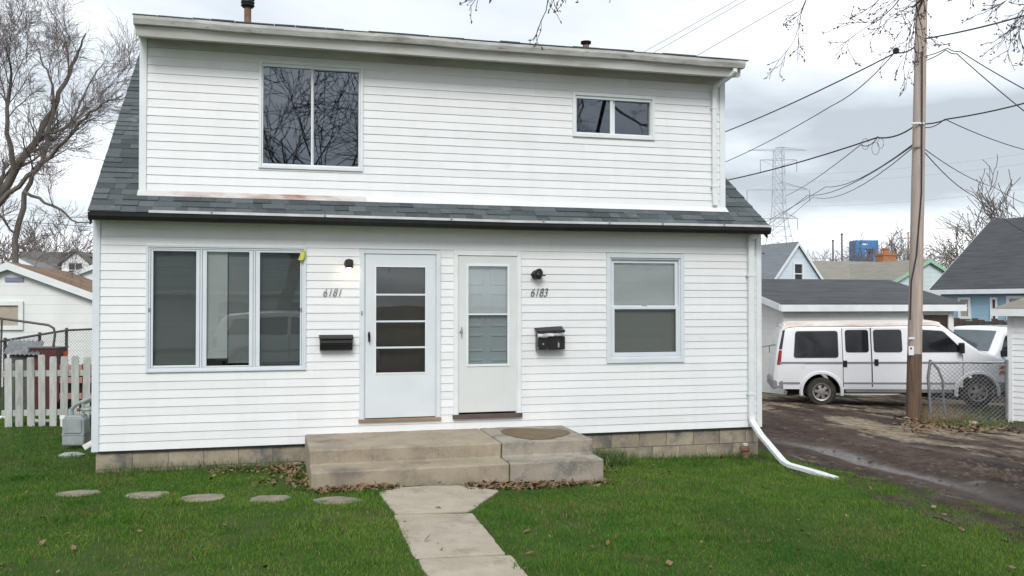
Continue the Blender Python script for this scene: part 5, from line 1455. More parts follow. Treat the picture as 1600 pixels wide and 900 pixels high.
# street trees and a house across the street, seen only in the window panes
st = tree_meshes(23, 5.5, 0.24, (6, 5, 5, 3), 4, (0.03, 0.02, 0.0), rmin=0.008, wig=0.18, lr=(0.55, 0.85), an=(0.35, 0.85))
for (x, y, r_, s_, lab) in ((2.2, -22.5, 0.4, 1.35, 'street tree mirrored in the large dormer window'), (9.5, -23.5, 2.2, 1.4, 'street tree mirrored in the small dormer window'), (-5.5, -24, 4.1, 1.3, 'street tree mirrored at the left of the panes')):
    place_tree('street_tree', lab, st, (x, y, -.15), r_, s_, 'bare street trees across the road')
h = gable_house('ranch_house', 'low house across the street mirrored in the left panes', 'house', (6.5, -33, 0), R(180), 15, 8, 2.7, 4.8, M['clap_white2'], M['roof_grey'], over=.4)
for a in (2.0, 5.0, 9.5): far_window(h, 'f', a, a + 1.6, 1.0, 2.1, 'far_glass', .1)

# ------------------------------------------------------------------ utility pole and cables
pb_ = gat(1427, 655, 19.0); PD = (pb_ - Vector((CAMX, CAMY, CAMZ))).dot(Vector((math.sin(YAW), math.cos(YAW), 0)))
pt_ = at(1443, -160, PD)
pole = empty('utility_pole', pb_, 'weathered wooden utility pole beside the driveway', 'utility pole')
def pole_at(t): return (pt_ - pb_) * t
mb = MB(); mb.tube([pole_at(t) for t in (.125, .3, .65, 1.0)], [.141, .133, .118, .105], 20); mb.build('upper_shaft', M['pole'], pole, smooth=True)
mb = MB(); mb.tube([pole_at(t) + Vector((0, 0, -.3 if t == 0 else 0)) for t in (0, .04, .09, .1255)], [.150, .147, .144, .1412], 20); mb.build('lower_shaft', M['pole_low'], pole, smooth=True)
mb = MB(); fwd = Vector((math.sin(YAW), math.cos(YAW), 0)); rgt = Vector((math.cos(YAW), -math.sin(YAW), 0))
zs_ = [at(1427, v, PD).z - pb_.z for v in (528, 548, 562)]
def pole_plate(u0, u1, v0, v1, m, name):
    mb = MB(); a = at(u0, v1, PD - .16) - pb_; b = at(u1, v0, PD - .16) - pb_
    mb.hexa([tuple(Vector((a.x, a.y, a.z))), tuple(Vector((b.x, b.y, a.z))), tuple(Vector((b.x, b.y, a.z)) + fwd * .02), tuple(Vector((a.x, a.y, a.z)) + fwd * .02),
             tuple(Vector((a.x, a.y, b.z))), tuple(Vector((b.x, b.y, b.z))), tuple(Vector((b.x, b.y, b.z)) + fwd * .02), tuple(Vector((a.x, a.y, b.z)) + fwd * .02)])
    return mb.build(name, m, pole)
pole_plate(1420, 1428, 541, 555, M['trim'], 'paper_notice'); pole_plate(1420, 1429, 527, 530, M['trim'], 'tag_plate'); pole_plate(1422, 1425, 543, 546, M['maroon'], 'red_mark')
mb = MB(); mb.tube([at(1430 + du, v, PD - .17) - pb_ for du, v in ((11, 80), (10, 300), (2, 400), (-6, 440), (-8, 500))], .016, 6); mb.build('conduit', M['cable'], pole)
mb = MB(); a = at(1425, 230, PD - .14) - pb_; mb.tube([a, a + rgt * .16], .02, 6); mb.build('bracket', M['galv'], pole)
mb = MB(); a = at(1434, 193, PD - .15) - pb_; mb.tube([a - rgt * .13, a + fwd * -.03, a + rgt * .13], .02, 6); mb.build('strap', M['trim'], pole)
mb = MB(); a = at(1400, 79, PD - .1) - pb_; mb.lathe([(.02, -.07), (.06, -.05), (.065, .03), (.03, .06)], tuple(a), 'z', 10); mb.build('splice_box', M['black'], pole)
def cable(label, pts, r=0.012, m=None, n=10, sag=0.0):
    P = [at(*p) for p in pts]; out = []
    for i in range(len(P) - 1):
        for k in range(n + (1 if i == len(P) - 2 else 0)):
            t = k / n; q = P[i].lerp(P[i+1], t); q = q - Vector((0, 0, sag * 4 * t * (1 - t))); out.append(q)
    c = out[0].copy(); mb = MB(); mb.tube([q - c for q in out], r * .82, 5)
    o = mb.build('cable', m or M['cable'], None, smooth=True); o.location = c
    return tag(o, label, 'cable', 'overhead cables')
E_ = PD
cable('thick cable from the dormer corner up to the pole top', [(1090, 222, 30), (1400, 82, E_ + .3), (1441, 61, E_)], .020, sag=.10)
cable('thick cable leaving the pole top to the upper right', [(1441, 61, E_), (1640, 12, E_ - 2)], .020, sag=.05)
cable('cable joining the thick one at the splice box', [(1090, 270, 32), (1300, 165, 22), (1398, 82, E_ + .3)], .013, sag=.12)
cable('long cable from the roof edge to the white strap on the pole', [(1090, 290, 28), (1370, 215, E_ + .5), (1434, 193, E_)], .020, sag=.10)
cable('cable from the white strap rising to the right edge', [(1434, 193, E_), (1480, 186, E_ - .3), (1640, 150, E_ - 2)], .018, sag=.04)
cable('upper of three drop cables left of the bracket', [(1090, 395, 70), (1290, 292, 40), (1426, 226, E_)], .016, sag=.25)
cable('middle of three drop cables left of the bracket', [(1110, 402, 75), (1262, 305, 44), (1426, 228, E_)], .016, sag=.3)
cable('lowest of three drop cables left of the bracket', [(1100, 425, 75), (1270, 308, 42), (1426, 231, E_)], .013, sag=.4)
cable('thin cable dropping steeply toward the grey roofed house', [(1228, 306, 43), (1345, 226, E_ + 1), (1372, 213, E_ + .5)], .012, sag=.1)
cable('outer cable arching from the pole to the right edge', [(1441, 88, E_), (1480, 75, E_ - .2), (1500, 80, E_ - .3), (1640, 160, E_ - 3)], .013, sag=.03)
cable('inner cable arching from the pole to the right edge', [(1441, 96, E_), (1478, 78, E_ - .2), (1495, 84, E_ - .3), (1640, 205, E_ - 2)], .013, sag=.03)
cable('cable from the strap falling gently to the right edge', [(1434, 196, E_), (1476, 186, E_ - .2), (1640, 242, E_ + 6)], .012, sag=.1)
cable('upper cable from the bracket to the blue house', [(1438, 228, E_), (1553, 292, 32), (1640, 330, 36)], .012, sag=.12)
cable('lower cable from the bracket to the blue house ridge', [(1438, 230, E_), (1520, 305, 30), (1620, 372, 40)], .014, sag=.12)
cable('thin line above the roof, left one', [(990, 90, 60), (1160, -5, 50)], .016, M['cable_grey'])
cable('thin line above the roof, middle one', [(1012, 88, 60), (1172, -4, 50)], .016, M['cable_grey'])
cable('thin line above the roof\'s right end', [(1080, 92, 40), (1240, 0, 34)], .013, M['cable_grey'])
cable('faint line at the left between tree and roof', [(-40, 220, 40), (170, 252, 40)], .014, M['cable_grey'])
cable('dark line low at the left behind the house corner', [(-40, 340, 30), (160, 356, 32)], .014, M['cable_grey'])
for i_, (va, vb, nm) in enumerate(((250, 205, 'topmost'), (262, 222, 'second'), (300, 262, 'third'), (345, 318, 'lowest'))):
    cable('%s faint transmission line strung right of the lattice tower' % nm, [(1255, va + 22, 182), (1700, vb + 18, 150)], .035, M['far_steel'], sag=1.0)
# coil of slack cable left of the pole
o = empty('cable_coil', at(1365, 225, E_ + .4), 'loops of slack cable hanging left of the pole', 'cable')
for i_, (u_, v_, r_) in enumerate(((1352, 225, 9), (1368, 232, 10), (1376, 224, 8))):
    mb = MB(); mb.tube([at(u_ + r_ * .6 * math.cos(k * .6), v_ + r_ * math.sin(k * .6), E_ + .4) - o.location for k in range(11)], .005, 4); mb.build('loop', M['cable'], o)

# ------------------------------------------------------------------ lattice tower, stacks, far pole, blue frame
def tower():
    D = 180; b = at(1218, 474, D); b.z = -0.8
    o = empty('lattice_tower', b, 'tall grey lattice transmission tower above the grey roofed house', 'tower', -YAW)
    px = D / FPX
    def Z(v): return at(1218, v, D).z + .8
    lv = [(474, 26), (430, 22), (385, 17.5), (340, 10), (318, 8.5), (296, 8), (272, 7.5), (248, 7), (231, 6.5)]
    R_ = .085
    for sx in (-1, 1):
        for sy in (-1, 1):
            mb = MB(); mb.tube([(sx * h * px, sy * h * px, Z(v)) for v, h in lv], R_, 4); mb.build('leg', M['far_steel'], o)
    mb = MB()
    for (v0, h0), (v1, h1) in zip(lv, lv[1:]):
        m_ = max(1, int(abs(v0 - v1) / 14))
        for k in range(m_):
            ta, tb = k / m_, (k + 1) / m_
            va, vb = v0 + (v1 - v0) * ta, v0 + (v1 - v0) * tb; ha, hb = (h0 + (h1 - h0) * ta) * px, (h0 + (h1 - h0) * tb) * px
            for s in (-1, 1):
                mb.tube([(-ha, s * ha, Z(va)), (hb, s * hb, Z(vb))], .05, 3, False); mb.tube([(ha, s * ha, Z(va)), (-hb, s * hb, Z(vb))], .05, 3, False)
                mb.tube([(s * ha, -ha, Z(va)), (s * hb, hb, Z(vb))], .05, 3, False)
            mb.tube([(-hb, -hb, Z(vb)), (hb, -hb, Z(vb))], .05, 3, False)
    mb.build('bracing', M['far_steel'], o)
    for (v, a, c, up) in ((234, -47, 45, 4), (249, -29, 28, -12), (296, -50, 48, 12), (341, -31, 29, 12)):
        mb = MB()
        for s in (-1, 1):
            for e_ in (a, c):
                mb.tube([(0, s * 1.0, Z(v)), (e_ * px, 0, Z(v))], .075, 4); mb.tube([(0, s * 1.0, Z(v - up)), (e_ * px, 0, Z(v))], .05, 3)
        arm = mb.build('crossarm', M['far_steel'], o)
        if v != 234:
            for e_ in (a, c):
                mb = MB(); mb.tube([(e_ * px, 0, Z(v)), (e_ * px, 0, Z(v + 19))], .055, 4); mb.build('insulator', M['cable_grey'], arm)
tower()
for (u_, vt, lab) in ((1302, 376, 'shorter of two thin stacks right of the grey roofed house'), (1316, 366, 'taller of two thin stacks beside the blue frame')):
    p = at(u_, 474, 110); t = at(u_, vt, 110); o = empty('stack_pipe', (p.x, p.y, -.8), lab, 'stack')
    mb = MB(); mb.tube([(0, 0, 0), (0, 0, t.z + .8)], [.11, .09], 10); mb.build('shaft', M['dark_steel'], o); mb = MB(); mb.lathe([(.1, t.z + .7), (.13, t.z + .75), (.13, t.z + .9)], (0, 0, 0), 'z', 10); mb.build('cap', M['dark_steel'], o)
p = at(1420, 474, 120); t = at(1420, 362, 120); o = empty('utility_pole', (p.x, p.y, -.8), 'small far off utility pole with crossarm behind the near pole', 'utility pole', -YAW)
mb = MB(); mb.tube([(0, 0, 0), (0, 0, t.z + .8)], [.16, .12], 8); mb.build('shaft', M['pole'], o); mb = MB(); mb.box(-1.1, 1.1, -.06, .06, t.z - .1, t.z + .05); mb.build('crossarm', M['pole'], o)
D = 105; p = at(1351, 474, D); o = empty('blue_steel_frame', (p.x, p.y, -.8), 'bright blue steel hopper frame beyond the roofs', 'hopper', -YAW)
px = D / FPX; zt = at(1351, 376, D).z + .8; zm = at(1351, 390, D).z + .8; zl = at(1351, 398, D).z + .8
mb = MB(); mb.box(-19*px, 17*px, -1, 1, zm, zt); mb.build('hopper', M['blue_steel'], o, bevel=.05)
mb = MB(); mb.box(-19*px, -3*px, -1, 1, zl - 1.0, zm - .003); mb.build('panel', M['blue_steel'], o)
mb = MB(); mb.box(8*px, 17*px, -1, 1, 0, zm - .003); mb.build('leg', M['blue_steel'], o)
mb = MB(); mb.box(-19*px, -15*px, -1, 1, 0, zl - 1.003); mb.build('leg', M['blue_steel'], o)
mb = MB(); mb.box(17.1*px, 25*px, -.8, .8, zl - 1.2, zl); mb.build('chute', M['blue_steel'], o)
mb = MB(); mb.box(-8*px, 0, -1.03, -1.002, zm + .45, zm + .62); mb.build('white_plate', M['trim'], o)

# ------------------------------------------------------------------ vehicles
M['van_paint'] = mat('van_white', (0.76, 0.77, 0.79), (0.69, 0.70, 0.73), rough=.25, scale=.7, coat=.4, spots=[((0.45, 0.43, 0.40), 2.2, .66, .82)])
M['suv_paint'] = mat('suv_white', (0.72, 0.73, 0.74), rough=.22, coat=.6)
M['rusty_roof'] = mat('peeling_roof', (0.68, 0.64, 0.60), (0.46, 0.26, 0.16), rough=.6, scale=1.8, stretch=(.6, 2, 2), lo=.48, hi=.74)
M['tint_glass'] = mat('tinted_glass', (0.012, 0.013, 0.016), rough=.06, spec=.6)
M['wind_glass'] = mat('windscreen_glass', (0.10, 0.125, 0.135), (0.07, 0.09, 0.10), rough=.08, spec=.9, scale=1.2)
M['plastic_grey'] = mat('grey_trim', (0.22, 0.23, 0.245), (0.17, 0.175, 0.19), rough=.5, scale=4)
M['tyre'] = mat('tyre', (0.022, 0.021, 0.020), (0.05, 0.043, 0.036), rough=.85, scale=6)
M['rim'] = mat('dull_alloy', (0.36, 0.35, 0.33), (0.27, 0.25, 0.23), rough=.4, metal=.5, scale=7)
M['tail_red'] = mat('tail_lens', (0.33, 0.02, 0.03), (0.24, 0.015, 0.02), rough=.2, scale=5)
M['amber'] = mat('amber_lens', (0.42, 0.10, 0.05), rough=.25)
M['gap'] = mat('panel_gap', (0.05, 0.052, 0.056), rough=.8)
M['under'] = mat('underbody', (0.015, 0.015, 0.015), rough=.9)

def vehicle(name, label, sp, group=None):
    o = empty(name, (0, 0, 0), label, sp['cat'], 0, group)
    px, pzt = [p[0] for p in sp['top']], [p[1] for p in sp['top']]
    wx, wv = [p[0] for p in sp['plan']], [p[1] for p in sp['plan']]
    Wd, belt, lean = sp['width'], sp['belt'], sp['lean']
    def zt(x): return float(np.interp(x, px, pzt))
    def wm(x): return float(np.interp(x, wx, wv))
    def hw(z):
        return Wd / 2 - (lean * (z - belt) if z > belt else 0.0) - 0.05 * max(0.0, (0.62 - z) / 0.4) ** 2
    def zb(x):
        z = sp['sill']
        for w in sp['wheels']:
            d = abs(x - w)
            if d < sp['arch']: z = max(z, sp['wr'] + math.sqrt(sp['arch'] ** 2 - d * d) - 0.0)
        return z
    xs = set(np.linspace(0, sp['len'], 46).tolist()) | set(px)
    for w in sp['wheels']:
        for k in range(19): xs.add(w + sp['arch'] * math.cos(math.pi * k / 18) * 1.0001)
    xs = sorted(xs); rings = []
    fr = [0, .12, .28, .45, .62, .8, 1.0]
    for x in xs:
        t, b, m_ = zt(x), zb(x), wm(x); rc = min(.16, max(.05, (t - b) * .15)); zs = t - rc
        b = min(b, zs - .03)
        half = [(hw(b + (zs - b) * f) * m_, b + (zs - b) * f) for f in fr]
        y0 = half[-1][0]; ry = rc * 1.25
        for k in (1, 2, 3, 4):
            w_ = k * math.pi / 8; half.append((y0 - ry * (1 - math.cos(w_)), zs + rc * math.sin(w_)))
        yi = y0 - ry
        half.append((yi * .5, t + .02)); half.append((0.0, t + .027))
        ring = [(-y, z) for y, z in half] + [(y, z) for y, z in reversed(half[:-1])]
        rings.append([(x, y, z) for y, z in ring])
    n = len(rings[0]); vs = [p for r_ in rings for p in r_]; fs = []
    for i in range(len(rings) - 1):
        for k in range(n - 1): fs.append((i*n+k, i*n+k+1, (i+1)*n+k+1, (i+1)*n+k))
    fs.append(tuple(range(n))); fs.append(tuple((len(rings)-1)*n+k for k in range(n))[::-1])
    mb = MB(); mb.add(vs, fs); mb.build('body', sp['paint'], o, smooth=32)
    def round_poly(poly, r):
        out = []; m_ = len(poly)
        for i in range(m_):
            p, a, b = Vector(poly[i]), Vector(poly[i-1]), Vector(poly[(i+1) % m_])
            d1, d2 = (a - p), (b - p); rr = min(r, d1.length * .45, d2.length * .45)
            p1, p2 = p + d1.normalized() * rr, p + d2.normalized() * rr
            for t in (0, .25, .5, .75, 1): out.append(tuple(p1 * (1-t)**2 + p * 2*t*(1-t) + p2 * t*t))
        return out
    def patch(pname, poly, m, off, s, r=.05, par=o, th=.012):
        pl = round_poly(poly, r); k = len(pl); c = (sum(p[0] for p in pl) / k, sum(p[1] for p in pl) / k)
        def S(p, d): return (p[0], s * (hw(p[1]) * wm(p[0]) + d), p[1])
        vs = [S(p, off) for p in pl] + [S(p, off - th) for p in pl] + [S(c, off)]
        fs = [(i, (i+1) % k, 2*k) for i in range(k)] + [(i, (i+1) % k, k + (i+1) % k, k + i) for i in range(k)]
        mb = MB(); mb.add(vs, fs); return mb.build(pname, m, par)
    def gpatch(pname, x0, x1, zl, m, off, s, par=o):
        mb = MB(); vs = []; fs = []; nx = 6
        for z in zl:
            for i in range(nx + 1): x = x0 + (x1 - x0) * i / nx; vs.append((x, s * (hw(z) * wm(x) + off), z))
        for j in range(len(zl) - 1):
            for i in range(nx): a = j*(nx+1)+i; fs.append((a, a+1, a+nx+2, a+nx+1))
        mb.add(vs, fs); return mb.build(pname, m, par)
    for s in (-1, 1):
        for (x0, x1, z0, z1, hx, hzz) in sp['doors']:
            zl = [z0, z0 + .1, z0 + .25, (z0 + belt) / 2, belt, (belt + z1) / 2, z1]
            d = gpatch('door', x0, x1, zl, sp['paint'], .006, s)
            for xg in (x0, x1): gpatch('seam', xg - .007, xg + .007, zl, M['gap'], .0075, s, d)
            mb = MB(); yh = s * (hw(hzz) + .028); mb.box(hx - .045, hx + .045, min(yh, yh - s*.026), max(yh, yh - s*.026), hzz - .075, hzz + .075) if sp['vert'] else mb.box(hx - .09, hx + .09, min(yh, yh - s*.026), max(yh, yh - s*.026), hzz - .02, hzz + .02)
            mb.build('handle', sp['handle'], d, bevel=.008)
        for poly in sp['windows']:
            f = patch('window_trim', [(p[0], p[1]) for p in poly], M['gap'], .012, s, .07)
            c = (sum(p[0] for p in poly) / len(poly), sum(p[1] for p in poly) / len(poly))
            patch('window', [(c[0] + (p[0]-c[0]) * .965, c[1] + (p[1]-c[1]) * .95) for p in poly], M['tint_glass'], .015, s, .06, par=o)
        for (x0, x1, z0, z1, mm, nm) in sp['strips']:
            # strips stop at the wheel arches
            cuts = [(w - sp['arch'] - .06, w + sp['arch'] + .06) for w in sp['wheels']] if z0 < sp['wr'] + sp['arch'] + .04 else []
            segs = [(x0, x1)]
            for (a, b) in cuts: segs = [q for (c, d) in segs for q in ((c, min(d, a)), (max(c, b), d)) if q[1] - q[0] > .02]
            for (a, b) in segs: gpatch(nm, a, b, [z0, (z0+z1)/2, z1], mm, .010, s)
        for w in sp['wheels']:
            mb = MB(); vs = []; fs = []; K = 24
            for k in range(K + 1):
                a = math.pi * (-.06 + 1.12 * k / K)
                for (r_, d) in ((sp['arch'] - .01, .005), (sp['arch'], .03), (sp['arch'] + .05, .03), (sp['arch'] + .075, .0)):
                    x = w + r_ * math.cos(a); z = sp['wr'] + r_ * math.sin(a); vs.append((x, s * (hw(z) * wm(x) + d), z))
            for k in range(K):
                for j in range(3): fs.append((k*4+j, k*4+j+1, (k+1)*4+j+1, (k+1)*4+j))
            mb.add(vs, fs); mb.build('wheel_arch_flare', sp['flare'], o, smooth=True)
            r_ = sp['wr']; yo = s * (Wd / 2 - .06)
            mb = MB(); mb.lathe([(r_*.60, -.11), (r_*.9, -.115), (r_, -.08), (r_, .08), (r_*.93, .112), (r_*.66, .115), (r_*.60, .09)], (w, yo - s*.10, r_), 'y', 28)
            t = mb.build('tyre', M['tyre'], o, smooth=40)
            mb = MB(); f0 = yo - s*.10 + s*.119
            pr = [(r_*.62, -.10 * s), (r_*.62, .02 * s), (r_*.55, .012 * s), (r_*.50, -.01 * s), (r_*.20, .0), (r_*.14, .018 * s), (.01, .02 * s)]
            mb.lathe(pr, (w, f0, r_), 'y', 24); rm = mb.build('rim', M['rim'], t, smooth=30)
            for k in range(6):
                a = k * math.pi / 3 + .3; ca, sa = math.cos(a), math.sin(a); cb, sb_ = -sa, ca; q = []
                for (rr, tt) in ((.27, -.055), (.27, .055), (.47, .115), (.47, -.115)):
                    q.append((w + (ca * rr + cb * tt) * r_, f0 + s * .006 + s * (.004 if rr < .3 else -.002), r_ + (sa * rr + sb_ * tt) * r_))
                mb = MB(); mb.quad(*q); mb.build('rim_hole_shade', M['under'], t)  # dark flat piece on the rim, painted shade of the hole between spokes

    mb = MB(); mb.box(.35, sp['len'] - .35, -Wd/2 + .26, Wd/2 - .26, sp['sill'] - .12, sp['sill'] + .06); mb.build('chassis', M['under'], o)
    for w in sp['wheels']:
        mb = MB(); mb.tube([(w, -Wd/2 + .1, sp['wr']), (w, Wd/2 - .1, sp['wr'])], .05, 8); mb.build('axle', M['under'], o)
    # windscreen and rear glass follow the top surface
    for (x0, x1, yw, nm) in sp['screens']:
        mb = MB(); vs = []; fs = []; nx, ny = 6, 8
        for i in range(nx + 1):
            x = x0 + (x1 - x0) * i / nx; w_ = yw * hw(min(zt(x), 5)) * wm(x)
            for j in range(ny + 1):
                y = -w_ + 2 * w_ * j / ny; vs.append((x + .008, y, zt(x) + .032 - .012 * (y / w_) ** 2))
        for i in range(nx):
            for j in range(ny): a = i*(ny+1)+j; fs.append((a, a+1, a+ny+2, a+ny+1))
        mb.add(vs, fs); mb.build(nm, M['wind_glass'], o, smooth=True)
    return o, patch, gpatch, hw, wm, zt

van_sp = dict(cat='van', len=5.62, width=1.98, belt=1.05, lean=.17, sill=.40, wr=.335, arch=.43, wheels=[1.17, 4.86], paint=M['van_paint'], vert=True, handle=M['black'], flare=M['van_paint'],
    top=[(0, .78), (.03, 1.0), (.10, 1.45), (.20, 1.80), (.30, 1.925), (.5, 1.95), (3.9, 1.955), (4.06, 1.925), (4.16, 1.86), (4.95, 1.27), (5.08, 1.235), (5.45, 1.13), (5.58, 1.03), (5.62, .85)],
    plan=[(0, .93), (.08, .975), (.25, .99), (.6, 1.0), (4.6, 1.0), (5.2, .96), (5.5, .88), (5.62, .78)],
    doors=[(1.70, 2.385, .46, 1.84, 1.78, -5), (2.40, 3.30, .46, 1.84, 2.50, 1.03), (3.36, 4.52, .46, 1.20, 3.50, 1.0)],
    windows=[[(.50, 1.14), (1.60, 1.14), (1.60, 1.77), (.56, 1.77)], [(1.77, 1.26), (2.335, 1.26), (2.335, 1.79), (1.77, 1.79)], [(2.45, 1.26), (3.13, 1.26), (3.13, 1.79), (2.45, 1.79)],
             [(3.45, 1.26), (4.60, 1.26), (4.50, 1.35), (4.10, 1.75), (3.45, 1.79)]],
    strips=[(.15, 5.2, .995, 1.045, M['plastic_grey'], 'side_moulding'), (.12, 5.35, .52, .565, M['plastic_grey'], 'lower_moulding')],
    screens=[(4.20, 4.90, .80, 'windscreen')])
van_sp['doors'][0] = (1.70, 2.385, .46, 1.84, 1.75, 1.0)
KX = .925
for k_ in ('top', 'plan', 'screens'): van_sp[k_] = [((p[0] * KX, p[1] * (KX if k_ == 'screens' else 1)) + tuple(p[2:])) for p in van_sp[k_]]
van_sp['len'] *= KX; van_sp['wheels'] = [x * KX for x in van_sp['wheels']]
van_sp['doors'] = [(d[0] * KX, d[1] * KX, d[2], d[3], d[4] * KX, d[5]) for d in van_sp['doors']]
van_sp['windows'] = [[(p[0] * KX, p[1]) for p in w] for w in van_sp['windows']]
van_sp['strips'] = [(t[0] * KX, t[1] * KX) + t[2:] for t in van_sp['strips']]
van, patch, gpatch, hw, wm, zt = vehicle('parked_van', 'white van with peeling roof paint parked across the muddy driveway', van_sp)
mb = MB(); vs = []; fs = []; xs_ = np.linspace(.22, 3.75, 24)
for x in xs_:
    t = zt(x); y0 = (hw(t - .12)) * wm(x)
    for (y, z) in ((-y0 - .002, t - .075), (-y0 + .025, t - .012), (-y0 + .10, t + .018), (-y0 * .5, t + .034), (0, t + .040), (y0 * .5, t + .034), (y0 - .10, t + .018), (y0 - .025, t - .012), (y0 + .002, t - .075)): vs.append((float(x), y, z))
for i in range(23):
    for k in range(8): fs.append((i*9+k, i*9+k+1, (i+1)*9+k+1, (i+1)*9+k))
mb.add(vs, fs); tag(mb.build('roof_skin', M['rusty_roof'], van, smooth=True), 'roof with peeling rusty paint')
for s in (-1, 1):
    patch('tail_light', [(.075, .98), (.165, .98), (.205, 1.32), (.13, 1.32)], M['tail_red'], .010, s, .02, par=van, th=.03)
    patch('rear_window_wrap', [(.13, 1.34), (.205, 1.34), (.285, 1.80), (.235, 1.80)], M['tint_glass'], .008, s, .02, par=van, th=.03)
    patch('marker_light', [(4.97, .86), (5.09, .86), (5.09, .95), (4.97, .95)], M['amber'], .012, s, .015, par=van)
    patch('marker_light', [(4.97, .74), (5.09, .74), (5.09, .83), (4.97, .83)], M['amber'], .012, s, .015, par=van)
    gpatch('running_board', 1.62, 3.95, [.33, .37, .41], M['plastic_grey'], .015, s)
    mb = MB(); y = s * (hw(1.3) + .10); mb.box(4.10, 4.20, y - .09, y + .09, 1.24, 1.48); mb.box(4.13, 4.17, min(y, s * (hw(1.3) - .02)), max(y, s * (hw(1.3) - .02)), 1.26, 1.30); mb.build('wing_mirror', M['black'], van, bevel=.03)
mb = MB(); mb.hexa([(-.05, -.93, .40), (.22, -.985, .40), (.22, .985, .40), (-.05, .93, .40), (-.04, -.93, .62), (.22, -.985, .62), (.22, .985, .62), (-.04, .93, .62)]); mb.build('rear_bumper', M['plastic_grey'], van, bevel=.03)
mb = MB(); mb.hexa([(4.90, -.93, .36), (5.32, -.80, .36), (5.32, .80, .36), (4.90, .93, .36), (4.90, -.93, .60), (5.32, -.80, .60), (5.32, .80, .60), (4.90, .93, .60)]); mb.build('front_bumper', M['plastic_grey'], van, bevel=.04)
mb = MB(); mb.box(5.17, 5.25, -.6, .6, .66, .98); mb.build('grille', M['black'], van, bevel=.01)
mb = MB(); mb.tube([(.75, -.55, .30), (.5, -.60, .26), (.32, -.62, .25)], .04, 8); mb.build('exhaust', M['dark_steel'], van)
va_ = at(1284, 637, 22.0); vb_ = at(1528, 639, 21.3)      # where the near wheels stand
vh = math.atan2(vb_.y - va_.y, vb_.x - va_.x); near = Vector((math.sin(vh), -math.cos(vh), 0)) * .93
vo = va_ - Vector((math.cos(vh), math.sin(vh), 0)) * van_sp['wheels'][0] - near
van.location = (vo.x, vo.y, (va_.z + vb_.z) / 2); van.rotation_euler = (0, -math.atan2(vb_.z - va_.z, 3.4), vh)
VANZ = van.location.z

suv_sp = dict(cat='car', len=4.75, width=1.88, belt=1.02, lean=.26, sill=.36, wr=.36, arch=.42, wheels=[.95, 3.75], paint=M['suv_paint'], vert=False, handle=M['suv_paint'], flare=M['suv_paint'],
    top=[(0, .85), (.05, 1.05), (.30, 1.62), (.5, 1.74), (1.2, 1.80), (2.3, 1.80), (2.65, 1.74), (2.75, 1.70), (3.45, 1.20), (3.6, 1.16), (4.45, 1.03), (4.65, .92), (4.75, .75)],
    plan=[(0, .90), (.15, .96), (.5, 1.0), (4.0, 1.0), (4.5, .93), (4.75, .78)],
    doors=[(1.25, 2.20, .45, 1.06, 1.42, .98), (2.22, 3.25, .45, 1.06, 2.42, .98)],
    windows=[[(.45, 1.10), (1.20, 1.10), (1.20, 1.62), (.62, 1.60)], [(1.28, 1.10), (2.15, 1.10), (2.15, 1.65), (1.28, 1.64)], [(2.24, 1.10), (3.18, 1.10), (3.12, 1.18), (2.66, 1.58), (2.24, 1.65)]],
    strips=[(.2, 4.5, .60, .66, M['plastic_grey'], 'side_moulding')], screens=[(2.76, 3.42, .84, 'windscreen')])
suv, patch, gpatch, hw, wm, zt = vehicle('parked_suv', 'white sport utility car half hidden behind the van and shed', suv_sp)
for s in (-1, 1):
    patch('head_light', [(4.40, .72), (4.66, .72), (4.62, .90), (4.40, .94)], M['trim'], .01, s, .03, par=suv)
    patch('tail_light', [(.03, .75), (.18, .75), (.22, 1.05), (.07, 1.05)], M['tail_red'], .01, s, .03, par=suv)
    mb = MB(); y = s * (hw(1.15) + .10); mb.box(3.02, 3.16, y - .09, y + .09, 1.10, 1.26); mb.box(3.06, 3.10, min(y, s * (hw(1.2) - .03)), max(y, s * (hw(1.2) - .03)), 1.11, 1.14); mb.build('wing_mirror', M['black'], suv, bevel=.03)
mb = MB(); mb.hexa([(4.45, -.86, .34), (4.85, -.74, .34), (4.85, .74, .34), (4.45, .86, .34), (4.45, -.86, .62), (4.83, -.74, .62), (4.83, .74, .62), (4.45, .86, .62)]); mb.build('front_bumper', M['suv_paint'], suv, bevel=.05)
mb = MB(); mb.box(4.70, 4.78, -.55, .55, .64, .86); mb.build('grille', M['black'], suv, bevel=.01)
mb = MB(); mb.hexa([(-.10, -.85, .38), (.2, -.93, .38), (.2, .93, .38), (-.10, .85, .38), (-.08, -.85, .64), (.2, -.93, .64), (.2, .93, .64), (-.08, .85, .64)]); mb.build('rear_bumper', M['suv_paint'], suv, bevel=.04)
# a second car of the same make stands in the street behind the viewer and shows in the third pane
car2 = copy_tree(suv); tag(car2, 'white car in the street mirrored in the third casement pane', 'car')
car2.location = (0.5, -17.2, gz(0.5, -17.2)); car2.rotation_euler = (0, 0, R(4))
hd = R(180) - YAW + R(38)
# windscreen centre (local x 3.1) should stand behind the van's bonnet
wp = at(1521, 520, 26.5)
suv.rotation_euler = (0, 0, hd); suv.scale = (1.1, 1.1, 1.12)
suv.location = (wp.x - 2.9 * math.cos(hd), wp.y - 2.9 * math.sin(hd), gz(wp.x, wp.y) - .05)

